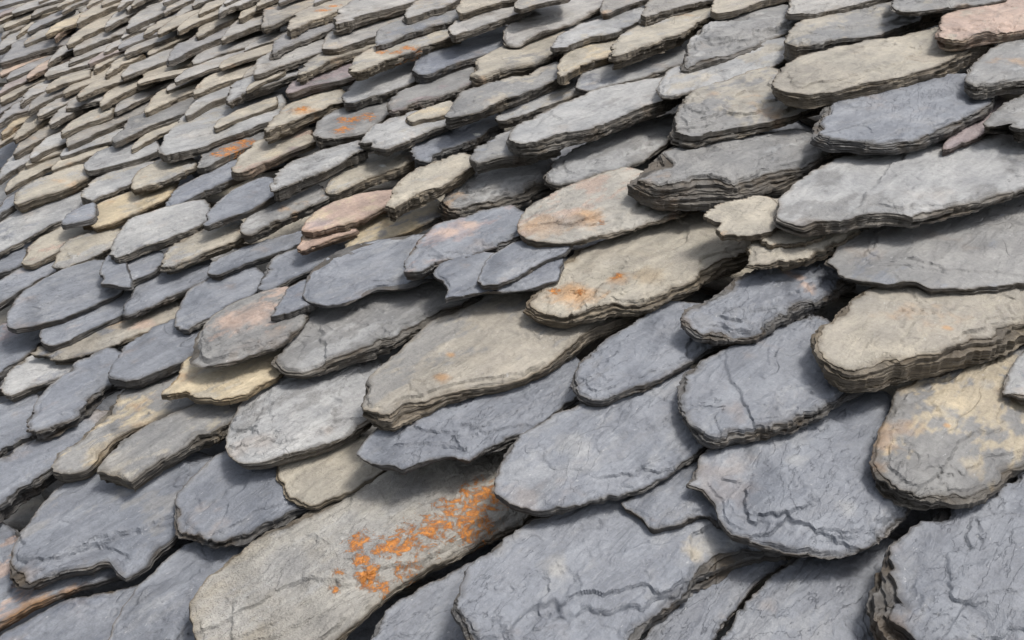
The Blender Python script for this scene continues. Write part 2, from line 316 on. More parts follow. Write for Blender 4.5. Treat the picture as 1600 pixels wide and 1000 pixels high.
SLATES = [
["Bb",1.0,12.9,3,50,84,[-626,-27,-633,-17,-640,-2,-646,11,-646,18,-645,24,-643,31,-642,43,-640,57,-637,71,-631,83,-624,95,-616,106,-610,119,-603,132,-593,141,-564,137,-534,129,-511,119,-511,97,-515,74,-523,51,-547,28,-574,6,-595,-13,-607,-21,-617,-25],[],[],"dark blue slate filling the bottom left corner under the brown edge"],
["BL",1.0,8.6,2,118,82,[-537,39,-550,45,-562,57,-573,68,-577,73,-580,78,-583,83,-587,90,-592,99,-597,107,-600,116,-603,125,-606,134,-608,142,-610,150,-611,158,-608,166,-605,173,-600,180,-589,189,-578,199,-566,205,-554,199,-542,190,-531,179,-521,159,-512,137,-504,117,-496,106,-488,97,-485,87,-501,70,-519,52],[],[],"smooth blue slate beside the left end of the orange lichened slate"],
["BL",1.0,9.1,0,237,74,[-374,162,-384,167,-390,177,-396,188,-400,197,-403,206,-405,216,-405,225,-405,234,-405,243,-402,254,-398,266,-395,277,-393,287,-390,295,-386,303,-378,310,-368,315,-356,314,-330,290,-303,262,-288,236,-313,210,-346,184],[],[],"pale streaked slate under the long edge of the orange lichened slate"],
["BL",1.0,9.2,0,370,73,[-216,264,-221,285,-225,315,-227,346,-225,367,-222,386,-217,405,-211,422,-204,437,-196,450,-188,452,-180,451,-174,449,-176,444,-180,436,-183,428,-185,418,-185,408,-186,398,-186,388,-185,379,-185,371,-185,364,-184,357,-184,350,-179,340,-174,329,-172,318,-186,299,-202,277],[],[],"slate split from its neighbour by a black crack at the bottom edge"],
["BL",1.0,9.1,0,417,74,[-168,312,-174,318,-176,330,-178,343,-179,352,-180,362,-181,371,-181,381,-181,390,-181,400,-181,410,-181,420,-180,430,-178,443,-176,457,-173,470,-167,483,-159,495,-151,507,-141,514,-130,521,-120,524,-110,517,-101,506,-95,495,-97,480,-101,463,-104,448,-101,437,-96,428,-92,419,-86,409,-80,399,-81,387,-108,363,-140,335],[],[],"light blue slate right of the black crack at the bottom edge"],
["BL",1.0,34.9,26,483,75,[-109,418,-109,421,-110,423,-110,427,-112,434,-113,442,-114,451,-116,458,-117,465,-118,473,-118,479,-117,486,-116,494,-114,508,-113,522,-110,537,-106,551,-100,565,-95,580,-90,596,-84,612,-79,628,-75,642,-71,655,-65,669,-54,689,-42,711,-26,712,6,628,34,542,47,479,16,447,-26,419,-62,387,-72,384,-78,389,-83,395,-89,399,-96,403,-101,408,-104,412,-107,415],[],[[-0.0829,0.4002,0.0215,"d"]],"large blue slate with a thick brown broken edge in the bottom right corner"],
["BL",1.0,18.8,25,325,72,[-347,237,-350,242,-353,249,-355,256,-358,262,-360,269,-362,277,-362,286,-362,295,-362,303,-362,311,-361,318,-361,325,-361,334,-361,343,-360,353,-357,366,-354,380,-349,395,-342,415,-333,435,-323,454,-307,464,-290,473,-272,479,-251,481,-230,481,-210,479,-196,470,-183,459,-174,450,-177,444,-183,439,-189,433,-194,426,-198,419,-202,411,-205,401,-208,391,-211,382,-213,371,-215,361,-217,350,-218,341,-220,331,-221,321,-221,313,-221,306,-221,298,-217,289,-213,281,-214,270,-238,247,-265,221,-288,200,-299,203,-308,210,-316,218,-323,221,-329,224,-335,227,-339,230,-344,233],[],[[-0.2292,0.4098,0.0131,"W"],[-0.2327,0.3963,0.011,"Y"],[-0.3046,0.3132,0.0148,"W"]],"huge cracked blue slate with a small dark hole at the bottom centre"],
["WT",1.0,15.8,6,235,79,[-525,117,-531,125,-538,134,-544,144,-547,158,-549,174,-550,190,-549,203,-546,216,-544,229,-542,244,-540,258,-537,274,-536,292,-534,311,-530,330,-523,350,-513,369,-503,389,-492,407,-479,426,-465,440,-444,439,-423,435,-405,429,-394,413,-385,394,-379,376,-382,358,-387,341,-392,322,-398,296,-404,271,-409,247,-410,228,-411,211,-411,194,-410,181,-408,168,-409,154,-425,131,-443,108,-460,90,-473,91,-485,96,-496,102,-506,107,-516,111],[[-0.4282,0.3534,0.0253],[-0.4324,0.3288,0.0227],[-0.4127,0.3244,0.02],[-0.4321,0.3085,0.019],[-0.4361,0.2855,0.0198],[-0.4433,0.2699,0.0174],[-0.4494,0.2572,0.0108],[-0.4711,0.2491,0.012],[-0.4534,0.2381,0.0107],[-0.4386,0.2321,0.0116],[-0.425,0.2318,0.0104],[-0.4203,0.2535,0.0106],[-0.4592,0.217,0.0053],[-0.4517,0.2055,0.0047]],[[-0.4994,0.1957,0.0374,"L"],[-0.4945,0.1309,0.0252,"L"],[-0.4708,0.2474,0.0491,"L"],[-0.4791,0.3228,0.0292,"G"]],"long pale slate with bright orange lichen"],
["BR",1.0,10.2,0,50,91,[-748,9,-765,28,-778,49,-785,68,-767,73,-744,74,-722,77,-706,86,-691,97,-675,107,-658,110,-641,112,-628,111,-632,101,-638,88,-645,76,-648,64,-652,53,-655,42,-655,31,-655,21,-654,11,-653,0,-652,-11,-656,-18,-682,-12,-716,-3],[],[[-0.6488,0.0426,0.0217,"r"],[-0.6452,0.02,0.0212,"r"],[-0.6449,0.0681,0.0166,"r"]],"blue slate with a rust brown broken edge at the lower left border"],
["BT",1.0,15.7,11,107,89,[-701,43,-706,46,-711,50,-717,54,-723,61,-730,68,-737,76,-744,86,-751,96,-757,106,-761,116,-764,127,-767,139,-767,152,-767,165,-765,180,-756,198,-745,216,-734,232,-717,239,-700,243,-684,245,-670,235,-656,222,-644,209,-634,194,-625,178,-618,164,-615,156,-614,150,-613,143,-611,135,-608,127,-607,120,-607,114,-607,108,-608,104,-611,102,-615,101,-619,100,-625,100,-632,101,-637,101,-639,98,-639,94,-640,90,-643,86,-647,82,-650,78,-653,73,-655,68,-657,63,-659,58,-660,52,-662,47,-666,45,-670,43,-674,42,-680,41,-686,40,-691,40,-695,41,-698,42],[],[],"wide blue slate with a jagged stepped crack at the lower left"],
["BG",1.0,8.5,19,425,77,[-304,400,-298,396,-291,396,-284,396,-278,394,-272,391,-266,391,-262,397,-257,404,-253,410,-250,417,-247,424,-244,430,-238,431,-232,430,-227,433,-230,447,-236,465,-242,481,-255,485,-270,486,-284,486,-289,477,-293,466,-296,454,-300,435,-303,416],[],[],"small thin blue slate corner tucked over the cracked slate"],
["BL",1.0,15.2,26,483,78,[-272,446,-274,453,-276,461,-278,470,-278,481,-278,492,-277,506,-272,524,-266,545,-259,567,-251,591,-241,617,-231,641,-219,654,-207,665,-194,672,-176,661,-158,647,-142,633,-131,613,-122,592,-114,573,-113,557,-113,543,-114,528,-115,517,-117,506,-119,495,-122,486,-125,477,-129,469,-135,461,-141,454,-148,447,-156,441,-163,435,-171,429,-178,426,-186,422,-193,419,-200,418,-207,417,-213,416,-220,419,-225,422,-231,425,-235,429,-238,433,-241,437,-246,439,-250,441,-255,443,-259,442,-264,441,-267,440,-269,441,-271,443],[],[[-0.1544,0.4984,0.0111,"L"],[-0.2121,0.5217,0.0107,"L"]],"large round blue slate with a pale scratch at the lower right"],
["BG",1.0,12.8,8,219,86,[-630,163,-636,168,-643,173,-649,179,-654,186,-658,195,-663,204,-667,215,-671,227,-674,239,-672,252,-669,266,-663,279,-650,288,-635,295,-620,302,-603,308,-587,314,-572,318,-558,314,-546,309,-536,303,-535,293,-537,283,-538,272,-540,261,-542,251,-545,240,-546,230,-548,219,-550,209,-550,202,-551,194,-552,188,-558,181,-564,174,-570,168,-577,165,-584,163,-592,161,-598,159,-604,158,-610,157,-617,159,-624,161],[],[],"round ended blue slate just above the left end of the orange lichened slate"],
["BG",1.0,22.2,13,118,99,[-836,62,-843,76,-846,90,-849,105,-849,118,-849,130,-849,143,-852,160,-855,178,-857,194,-850,204,-841,212,-834,217,-825,207,-815,193,-806,180,-800,166,-794,153,-789,140,-786,128,-784,116,-782,104,-779,91,-774,77,-767,64,-763,53,-760,44,-763,38,-784,43,-811,52],[],[],"dark slate with thick splintered edge at the left border"],
["BL",1.0,10.9,32,414,78,[-395,343,-400,351,-406,361,-411,371,-414,381,-417,392,-420,403,-420,413,-419,424,-418,434,-415,447,-411,459,-407,473,-405,489,-403,506,-400,525,-397,548,-393,573,-386,594,-369,597,-350,596,-331,592,-312,571,-294,548,-280,527,-279,515,-281,504,-283,493,-284,480,-285,468,-286,455,-289,443,-291,430,-294,418,-300,409,-306,400,-312,392,-315,386,-318,380,-321,374,-324,368,-327,361,-330,355,-333,351,-336,346,-340,342,-345,339,-351,337,-357,335,-363,334,-368,333,-374,333,-378,333,-382,333,-386,334,-389,336,-392,339],[],[[-0.3686,0.4228,0.0224,"L"]],"smooth blue slate touching the right end of the orange lichened slate"],
["TK",1.6,5.7,4,286,86,[-592,253,-604,262,-617,273,-626,285,-621,299,-613,315,-603,329,-588,339,-571,348,-556,355,-543,352,-532,347,-523,341,-521,333,-522,324,-522,315,-522,308,-522,300,-523,293,-523,286,-524,279,-525,272,-527,265,-529,258,-532,251,-537,248,-543,246,-549,244,-555,244,-560,244,-566,245,-574,247,-583,250],[],[],"tan flake resting on the blue slate above the orange lichened one"],
["GY",1.0,17.9,27,604,84,[-156,541,-159,549,-161,558,-164,567,-166,577,-169,588,-171,600,-174,616,-176,635,-178,653,-177,669,-175,684,-172,700,-164,720,-155,741,-145,763,-133,787,-119,811,-104,828,-87,816,-69,797,-55,776,-51,738,-48,697,-47,663,-50,648,-54,636,-57,625,-59,614,-61,604,-63,594,-66,585,-68,577,-71,569,-75,561,-79,554,-84,547,-91,541,-98,534,-105,528,-111,525,-118,523,-124,522,-130,523,-137,524,-143,527,-148,531,-152,536],[],[[-0.1265,0.6677,0.0145,"Y"],[-0.1347,0.643,0.0099,"Y"],[-0.1182,0.7121,0.0115,"W"],[-0.0922,0.6599,0.0119,"Y"],[-0.1243,0.6282,0.0043,"r"],[-0.0928,0.5943,0.0113,"Y"]],"slate streaked with yellow and broken in steps at the right"],
["GY",1.0,16.1,17,191,98,[-773,124,-778,128,-784,133,-790,138,-792,145,-794,152,-797,161,-802,173,-808,186,-814,200,-824,214,-835,229,-844,244,-843,261,-840,277,-835,292,-820,303,-804,313,-788,319,-772,308,-757,295,-745,280,-749,264,-756,246,-762,229,-764,215,-765,202,-764,188,-757,175,-749,163,-742,151,-742,145,-744,139,-747,134,-750,130,-754,126,-759,123,-764,122,-768,123],[],[[-0.7582,0.1642,0.0163,"Y"],[-0.7598,0.1881,0.0166,"Y"],[-0.7664,0.2157,0.017,"Y"],[-0.7658,0.2367,0.0146,"Y"]],"grey slate with a long tan streak and splintered tip"],
["GT",1.0,18.6,19,213,94,[-726,147,-730,152,-735,160,-740,168,-744,176,-748,184,-751,192,-752,202,-752,213,-753,224,-752,237,-752,252,-751,266,-750,283,-749,301,-746,316,-732,324,-716,331,-703,334,-692,326,-683,315,-676,304,-678,290,-682,276,-686,261,-687,248,-689,235,-690,222,-690,211,-690,201,-689,191,-688,180,-686,170,-685,162,-690,159,-696,158,-701,157,-707,155,-712,153,-718,151,-721,149,-723,147],[],[[-0.7201,0.1642,0.0207,"W"],[-0.695,0.1615,0.0156,"W"]],"grey slate with a pale tan tip and a thick straight dark side"],
["GB",1.0,12.9,3,483,88,[-432,442,-436,449,-440,462,-443,475,-448,492,-452,510,-454,526,-445,529,-434,529,-425,528,-420,521,-415,513,-412,504,-415,497,-420,490,-424,482,-428,469,-429,452],[],[],"narrow dark splinter of slate in the gap between two blue slates"],
["BG",1.0,9.6,27,378,83,[-527,301,-531,307,-535,316,-538,324,-542,334,-546,345,-548,357,-545,374,-541,392,-536,413,-530,441,-523,473,-514,503,-502,525,-489,545,-474,560,-456,552,-438,539,-423,527,-420,516,-420,505,-420,494,-420,483,-421,472,-422,461,-422,451,-422,440,-423,429,-425,419,-429,408,-431,398,-434,390,-436,383,-438,376,-438,370,-438,364,-439,359,-444,357,-450,355,-455,354,-459,350,-462,345,-465,341,-467,336,-469,332,-471,328,-472,322,-473,317,-475,312,-478,310,-482,309,-486,308,-490,306,-493,304,-497,302,-502,302,-506,301,-511,301,-516,300,-522,300],[],[],"thin dark blue slate with chipped edge above the orange lichen"],
["BL",1.0,10.9,1,126,109,[-910,87,-927,96,-945,108,-960,120,-961,129,-959,137,-957,146,-957,157,-957,169,-955,180,-938,182,-920,182,-903,180,-892,170,-881,158,-873,146,-872,137,-874,128,-874,120,-872,114,-870,109,-868,104,-868,96,-867,88,-868,81,-880,81,-895,83],[],[],"pale blue slate at the left border left of the curled tip slate"],
["LG",1.0,14.1,20,305,90,[-655,245,-662,250,-669,255,-676,261,-683,269,-689,277,-696,286,-702,296,-708,307,-713,319,-714,330,-715,343,-714,356,-711,375,-708,396,-701,415,-687,426,-671,434,-654,439,-629,429,-604,415,-583,402,-576,386,-573,369,-570,353,-569,342,-569,333,-569,323,-571,315,-572,308,-575,300,-577,293,-581,285,-584,277,-588,270,-592,262,-596,254,-601,248,-607,243,-612,239,-620,237,-628,237,-636,237,-642,239,-649,242],[],[],"broad pale grey rounded slate left of the long warm grey slate"],
["BL",1.0,17.8,32,568,85,[-327,519,-333,530,-339,541,-344,553,-345,564,-346,576,-346,588,-343,601,-339,616,-335,630,-330,646,-325,663,-319,681,-314,704,-309,727,-301,746,-279,741,-255,731,-233,720,-219,702,-207,683,-197,666,-198,652,-202,638,-205,625,-208,613,-211,602,-214,591,-217,579,-220,568,-223,558,-228,547,-233,537,-238,527,-245,519,-251,511,-257,504,-261,497,-265,492,-269,487,-274,486,-280,485,-285,486,-292,489,-298,492,-305,497,-312,503,-320,511],[],[],"blue slate with a scalloped flaking front, left of the thick tan slate"],
["BG",1.0,16.6,20,189,104,[-847,137,-858,144,-870,151,-882,160,-891,169,-899,180,-906,190,-913,202,-919,215,-924,227,-925,240,-927,254,-925,265,-908,271,-890,274,-874,276,-864,266,-856,255,-849,243,-849,236,-850,228,-850,221,-845,213,-840,206,-836,199,-832,192,-830,184,-828,177,-828,171,-827,164,-826,157,-826,152,-827,146,-828,142,-831,139,-835,137,-839,135,-842,135,-844,135],[],[],"slate with a curled up splintered tip near the left border"],
["KG",1.0,16.7,33,459,90,[-567,344,-573,351,-580,359,-587,368,-592,378,-597,389,-602,401,-604,412,-604,423,-606,435,-610,449,-615,464,-619,480,-617,496,-614,513,-610,530,-609,549,-609,569,-606,589,-596,612,-583,637,-568,659,-544,669,-517,677,-493,682,-472,674,-453,664,-439,655,-440,644,-445,632,-450,620,-454,606,-458,591,-461,577,-462,567,-462,557,-462,546,-462,531,-461,516,-461,502,-463,491,-465,482,-469,471,-477,456,-487,441,-496,426,-500,412,-504,398,-506,385,-509,376,-511,367,-513,359,-514,352,-516,346,-519,341,-525,338,-531,335,-537,334,-543,334,-550,335,-555,336,-559,338,-563,340],[],[[-0.5296,0.4192,0.0087,"r"],[-0.55,0.4534,0.0078,"r"],[-0.4883,0.4386,0.0369,"K"]],"long warm grey slate with a wavy split along its middle"],
["LB",1.0,8.6,19,722,93,[-101,693,-103,702,-105,713,-107,725,-108,743,-108,763,-106,783,-101,801,-95,818,-87,826,-71,791,-55,750,-44,718,-54,709,-69,704,-82,699,-87,698,-90,698,-93,698,-96,696,-99,693],[],[],"pale slate tip just entering the right border over the yellow streaked slate"],
["BG",1.0,14.0,26,552,89,[-426,488,-430,494,-435,501,-439,509,-442,518,-444,529,-446,541,-445,555,-444,570,-443,586,-441,601,-439,616,-438,631,-437,647,-436,664,-432,679,-420,690,-406,699,-391,705,-373,697,-356,686,-342,675,-343,662,-346,648,-349,633,-351,617,-353,601,-354,586,-356,575,-358,564,-360,554,-362,545,-365,535,-367,527,-370,518,-373,510,-376,502,-378,495,-380,489,-383,484,-386,481,-390,478,-394,476,-399,476,-405,477,-410,478,-416,481,-421,484],[],[],"oval blue slate with a layered rim at the centre right"],
["YT",2.0,7.2,29,293,97,[-759,243,-764,250,-769,260,-774,269,-782,278,-790,287,-798,297,-799,309,-800,321,-798,335,-787,352,-774,369,-759,383,-738,380,-716,374,-698,365,-694,350,-693,333,-692,318,-692,308,-691,298,-692,290,-696,283,-701,278,-707,273,-714,269,-721,265,-728,261,-733,260,-738,261,-743,260,-748,254,-753,247],[],[],"thin yellow tan slate with a ragged edge"],
["LB",1.0,12.8,4,193,114,[-970,156,-978,161,-986,167,-994,174,-999,182,-1002,191,-1005,201,-1006,215,-1007,231,-1005,246,-993,257,-980,267,-968,274,-958,269,-948,260,-940,250,-937,236,-936,222,-935,208,-936,198,-937,190,-939,181,-940,172,-940,163,-941,155,-945,153,-950,152,-955,152,-960,153,-965,154],[],[],"pale slate above the curled tip slate at the left border"],
["KT",1.0,29.1,42,706,92,[-262,645,-265,654,-267,664,-269,674,-269,686,-268,697,-267,711,-267,727,-266,745,-264,764,-257,787,-249,812,-239,837,-221,859,-202,881,-181,902,-156,925,-131,950,-108,967,-91,949,-76,925,-66,905,-71,887,-78,867,-86,847,-93,828,-100,809,-106,790,-111,776,-116,763,-121,751,-127,739,-134,727,-142,716,-149,703,-156,690,-163,678,-169,668,-174,659,-180,649,-185,639,-190,629,-195,620,-200,615,-204,612,-208,609,-214,608,-221,609,-227,610,-233,613,-238,616,-244,620,-250,628,-256,637],[],[[-0.1058,0.7054,0.01,"m"],[-0.1676,0.7426,0.0054,"r"]],"thick tan slate with a deep layered brown edge at the right border"],
["BP",1.0,10.0,0,192,121,[-1060,163,-1079,174,-1097,187,-1113,200,-1116,210,-1115,220,-1113,231,-1106,244,-1097,258,-1087,267,-1068,259,-1048,246,-1031,233,-1023,222,-1017,211,-1011,199,-1006,187,-1001,175,-996,164,-992,155,-989,146,-990,141,-1010,146,-1035,154],[],[],"mauve blue slate at the left border beside the ragged tan slate"],
["BG",1.0,13.6,21,273,105,[-864,236,-871,242,-877,249,-884,257,-890,266,-895,275,-900,285,-903,300,-905,316,-905,332,-900,344,-893,355,-884,362,-863,354,-841,343,-823,332,-818,323,-815,313,-812,304,-812,295,-812,286,-812,277,-813,267,-814,257,-815,248,-819,243,-822,239,-826,235,-831,233,-836,230,-842,229,-849,231,-857,233],[],[],"blue slate with a crumpled layered tip left of the yellow tan slate"],
["GL",1.0,17.4,25,446,98,[-704,342,-708,347,-712,352,-716,358,-725,368,-734,378,-743,389,-748,401,-753,413,-757,426,-759,442,-759,460,-758,478,-753,501,-746,525,-737,549,-722,570,-706,591,-688,609,-667,620,-646,629,-628,635,-617,628,-609,617,-603,606,-605,595,-609,583,-612,570,-615,556,-619,541,-622,527,-623,513,-624,498,-625,485,-626,474,-627,464,-628,454,-629,445,-630,435,-631,425,-635,415,-638,405,-642,395,-645,385,-649,375,-652,366,-656,359,-659,352,-663,347,-669,343,-676,340,-683,338,-691,339,-698,340],[],[],"long grey slate with a splintered front left of the warm grey slate"],
["GR",1.0,8.6,48,339,99,[-768,285,-771,289,-775,293,-779,298,-787,304,-795,311,-803,318,-809,330,-816,342,-822,355,-824,369,-825,384,-824,399,-820,415,-814,430,-806,443,-790,446,-772,445,-755,441,-741,426,-727,408,-716,392,-712,380,-709,370,-708,360,-709,350,-711,341,-714,332,-717,322,-720,312,-723,304,-727,298,-730,293,-734,289,-739,286,-745,283,-750,282,-756,282,-762,283],[],[[-0.7752,0.3775,0.0256,"R"],[-0.7795,0.3517,0.021,"R"],[-0.7725,0.4009,0.0144,"R"]],"grey slate with a pink streak left of the long grey slate"],
["KB",2.2,11.3,5,271,115,[-990,204,-994,212,-998,222,-1002,234,-1001,248,-1000,263,-1000,280,-1004,303,-1008,328,-1010,352,-1002,370,-993,386,-982,398,-964,394,-945,385,-930,376,-928,367,-928,357,-928,346,-928,332,-927,317,-927,303,-928,291,-930,280,-932,269,-933,260,-934,252,-935,243,-939,235,-943,227,-947,220,-951,216,-955,213,-959,211,-963,211,-968,212,-972,212,-978,209,-984,205],[],[[-0.9413,0.2972,0.023,"W"],[-0.939,0.2721,0.0196,"W"],[-0.9466,0.3207,0.0156,"R"]],"ragged tan and grey slate with broken lower edge at the left"],
["BL",1.0,8.2,13,268,118,[-1007,224,-1017,231,-1027,240,-1037,250,-1042,265,-1046,283,-1050,300,-1052,318,-1053,336,-1052,352,-1035,358,-1016,360,-999,360,-989,348,-980,332,-973,317,-971,302,-971,288,-970,274,-969,262,-967,251,-965,241,-967,233,-969,227,-972,222,-977,220,-983,218,-989,218,-995,219,-1000,221],[],[],"blue slate lying on the ragged tan and grey slate"],
["BG",1.0,19.1,35,679,94,[-385,612,-388,619,-390,628,-393,638,-392,651,-390,664,-389,679,-388,697,-388,716,-387,736,-382,754,-377,773,-370,792,-361,815,-351,839,-340,858,-322,857,-303,852,-288,846,-281,834,-277,821,-274,807,-277,791,-281,774,-284,757,-287,744,-290,731,-293,718,-296,705,-298,693,-301,680,-303,667,-306,655,-309,643,-316,635,-322,627,-328,619,-334,614,-340,609,-346,606,-352,604,-358,604,-364,604,-369,605,-374,607,-379,609,-381,610,-383,610],[],[[-0.3291,0.7675,0.0109,"R"],[-0.3451,0.7698,0.0096,"R"],[-0.3136,0.7563,0.0093,"R"]],"blue slate with red stain and thick splintered edge at the centre right"],
["BL",1.0,10.9,18,372,111,[-871,325,-879,330,-888,337,-898,344,-909,354,-920,365,-931,377,-936,391,-939,405,-941,420,-941,437,-939,456,-934,471,-915,470,-893,466,-875,461,-868,451,-863,439,-858,427,-857,411,-856,395,-855,379,-853,368,-850,358,-847,348,-846,342,-846,336,-846,331,-849,327,-853,324,-857,322,-861,322,-866,323],[],[],"blue cracked slate above the pink streaked slate, left of the small dark one"],
["Bb",1.0,8.7,47,407,101,[-749,380,-756,388,-764,397,-771,407,-777,415,-783,424,-788,432,-789,442,-789,452,-786,459,-770,454,-752,447,-737,440,-733,435,-731,430,-730,424,-732,416,-734,408,-736,400,-739,394,-741,387,-743,381,-744,379,-746,379],[],[],"small dark blue slate above the pink streaked slate"],
["BL",1.0,8.3,22,269,122,[-1074,220,-1084,229,-1095,239,-1105,249,-1111,259,-1116,270,-1121,281,-1125,293,-1128,305,-1130,318,-1130,332,-1128,345,-1124,358,-1107,366,-1088,373,-1069,376,-1050,364,-1031,350,-1015,336,-1010,322,-1008,309,-1006,296,-1006,282,-1006,269,-1007,257,-1010,247,-1013,238,-1015,230,-1018,222,-1022,215,-1026,209,-1032,208,-1038,207,-1044,208,-1053,211,-1063,215],[],[],"blue slate with wood like grain near the left border"],
["TK",1.0,19.0,29,662,100,[-535,545,-540,552,-544,560,-549,570,-553,583,-557,597,-561,612,-564,627,-567,642,-569,657,-570,672,-571,686,-571,703,-568,725,-563,750,-558,776,-552,803,-544,830,-534,855,-515,871,-494,884,-473,893,-450,885,-429,873,-411,863,-404,848,-399,832,-395,816,-397,801,-400,785,-403,769,-406,755,-408,740,-411,726,-413,710,-416,694,-419,678,-421,663,-424,649,-428,636,-434,625,-441,615,-448,605,-457,591,-466,576,-474,562,-481,556,-488,551,-495,547,-502,544,-509,542,-516,541,-523,542,-530,543],[[-0.5275,0.5967,0.0083],[-0.5057,0.6104,0.0062],[-0.4901,0.6596,0.0063]],[[-0.4632,0.6809,0.021,"d"],[-0.4645,0.678,0.0154,"d"],[-0.4632,0.6809,0.0266,"Y"],[-0.5059,0.6049,0.0274,"r"],[-0.4876,0.656,0.0175,"r"],[-0.537,0.7065,0.0371,"K"]],"large tan slate with a round brown stain at the centre"],
["BL",1.0,11.4,12,358,118,[-962,305,-969,311,-978,318,-987,326,-995,335,-1003,345,-1011,356,-1016,371,-1020,386,-1022,403,-1021,420,-1018,438,-1013,453,-999,455,-983,454,-970,451,-962,442,-955,431,-949,420,-948,408,-948,395,-948,382,-948,368,-949,353,-949,339,-949,328,-948,316,-949,307,-951,305,-953,304,-956,303,-958,303,-959,303],[],[],"smooth pale blue slate right of the wood grained slate"],
["BG",1.0,12.5,2,260,133,[-1171,212,-1183,224,-1194,237,-1206,251,-1213,265,-1220,279,-1225,293,-1226,308,-1225,323,-1222,335,-1206,336,-1188,334,-1173,331,-1171,322,-1171,311,-1169,299,-1164,285,-1159,271,-1154,258,-1150,248,-1145,238,-1140,228,-1138,220,-1136,211,-1138,205,-1148,206,-1159,208],[],[],"blue slate at the left border above the wood grained slate"],
["BL",1.0,5.9,41,492,103,[-758,432,-766,440,-776,449,-785,459,-792,471,-798,485,-804,498,-806,510,-807,522,-807,535,-803,550,-797,566,-790,582,-779,602,-767,621,-753,636,-731,626,-709,612,-689,598,-679,585,-671,573,-665,561,-666,555,-668,549,-670,543,-672,534,-673,525,-675,517,-677,512,-680,508,-683,504,-689,500,-696,496,-701,492,-702,486,-701,480,-701,474,-701,465,-701,455,-701,446,-705,440,-710,434,-714,429,-721,427,-727,424,-733,423,-738,423,-743,423,-747,424,-750,426,-754,428],[],[],"broad thin blue slate with a wavy edge left of centre"],
["Bb",1.0,5.7,49,554,98,[-650,532,-644,529,-638,528,-631,527,-624,524,-617,520,-610,516,-606,510,-602,503,-598,499,-596,503,-594,509,-591,516,-587,524,-583,532,-577,541,-567,549,-556,559,-547,568,-541,581,-536,595,-533,609,-544,631,-559,654,-574,672,-589,663,-605,648,-620,632,-637,613,-654,593,-667,574,-664,559,-657,544],[],[],"thin broken blue slate under the small pointed blue slate"],
["GB",1.0,9.0,31,844,104,[-313,785,-315,796,-316,811,-316,826,-314,845,-312,865,-309,887,-305,915,-300,946,-292,978,-275,1010,-255,1042,-234,1072,-206,1101,-178,1128,-150,1141,-125,1092,-103,1034,-88,986,-92,956,-99,930,-107,906,-115,889,-123,875,-132,862,-139,853,-145,845,-152,837,-161,829,-169,820,-178,812,-186,804,-193,798,-200,792,-206,794,-212,796,-218,797,-224,791,-229,783,-236,775,-243,771,-250,767,-257,763,-265,762,-273,761,-280,760,-284,762,-288,764,-292,766,-293,770,-294,773,-296,777,-301,779,-307,781],[],[],"broad dark grey slate with a wavy thin edge at the right border"],
["BG",1.0,12.8,12,485,114,[-857,429,-866,438,-877,449,-887,460,-894,471,-901,482,-906,494,-905,508,-902,523,-899,539,-895,557,-890,575,-884,590,-868,586,-851,578,-838,571,-836,564,-837,558,-836,550,-837,537,-837,522,-837,508,-837,495,-838,482,-838,469,-837,457,-835,445,-834,434,-837,430,-841,426,-845,424,-849,425,-853,426],[],[],"blue slate under the small rusty slate"],
["BL",1.0,10.0,21,367,123,[-1006,332,-1032,347,-1065,365,-1092,384,-1093,398,-1087,410,-1077,420,-1058,418,-1036,414,-1019,409,-1012,399,-1006,387,-1002,376,-1002,363,-1001,350,-997,338,-997,333,-999,331],[],[],"small square ended blue slate right of the notched chip"],
["BL",1.0,7.2,50,594,99,[-591,544,-596,550,-601,558,-607,566,-611,575,-616,584,-620,595,-621,608,-622,622,-622,636,-618,649,-613,663,-606,675,-596,682,-584,688,-574,691,-567,681,-561,669,-557,656,-559,646,-561,635,-564,624,-563,611,-562,599,-561,587,-563,575,-565,563,-567,551,-571,546,-575,543,-580,540,-584,540,-587,541],[],[],"small pointed blue slate tucked beside the brown stained slate"],
["BL",1.0,5.0,30,335,122,[-1053,332,-1065,342,-1077,353,-1087,364,-1086,370,-1083,375,-1074,377,-1042,365,-1007,351,-980,338,-982,333,-991,329,-999,326,-1007,323,-1013,319,-1018,317,-1022,320,-1024,323,-1028,326,-1036,328,-1044,329],[],[],"small notched blue slate chip at the left"],
["BG",1.0,11.1,1,280,140,[-1258,256,-1267,267,-1275,280,-1283,292,-1289,304,-1294,315,-1297,325,-1285,327,-1269,327,-1256,326,-1246,320,-1237,311,-1228,302,-1226,292,-1225,283,-1225,273,-1225,264,-1222,255,-1221,248,-1231,248,-1245,251],[],[],"dark blue slate end at the left border below the peach coloured slate"],
["BG",1.0,9.8,14,471,119,[-932,411,-939,416,-948,423,-955,432,-958,444,-959,458,-960,473,-958,490,-955,509,-952,527,-947,542,-943,557,-938,568,-926,563,-914,553,-904,543,-904,530,-905,516,-906,501,-909,487,-913,473,-916,460,-917,446,-916,431,-916,418,-920,414,-926,412],[],[],"slim blue grey slate with a sharp tip right of the greenish tan slate"],
["BP",1.0,14.8,49,587,104,[-682,517,-688,523,-695,531,-702,539,-708,549,-715,559,-721,571,-726,586,-730,602,-733,619,-730,638,-726,657,-722,676,-716,694,-709,711,-701,726,-685,727,-669,725,-654,722,-642,708,-631,691,-622,676,-624,666,-628,655,-631,644,-634,632,-636,620,-639,607,-645,592,-651,577,-656,561,-657,549,-657,538,-657,528,-660,522,-664,517,-668,514,-671,512,-673,511,-676,511,-678,512,-680,514],[],[[-0.7014,0.6153,0.0154,"R"],[-0.6955,0.6427,0.0171,"R"]],"grey slate with a mauve stain and a crumbling tip left of centre"],
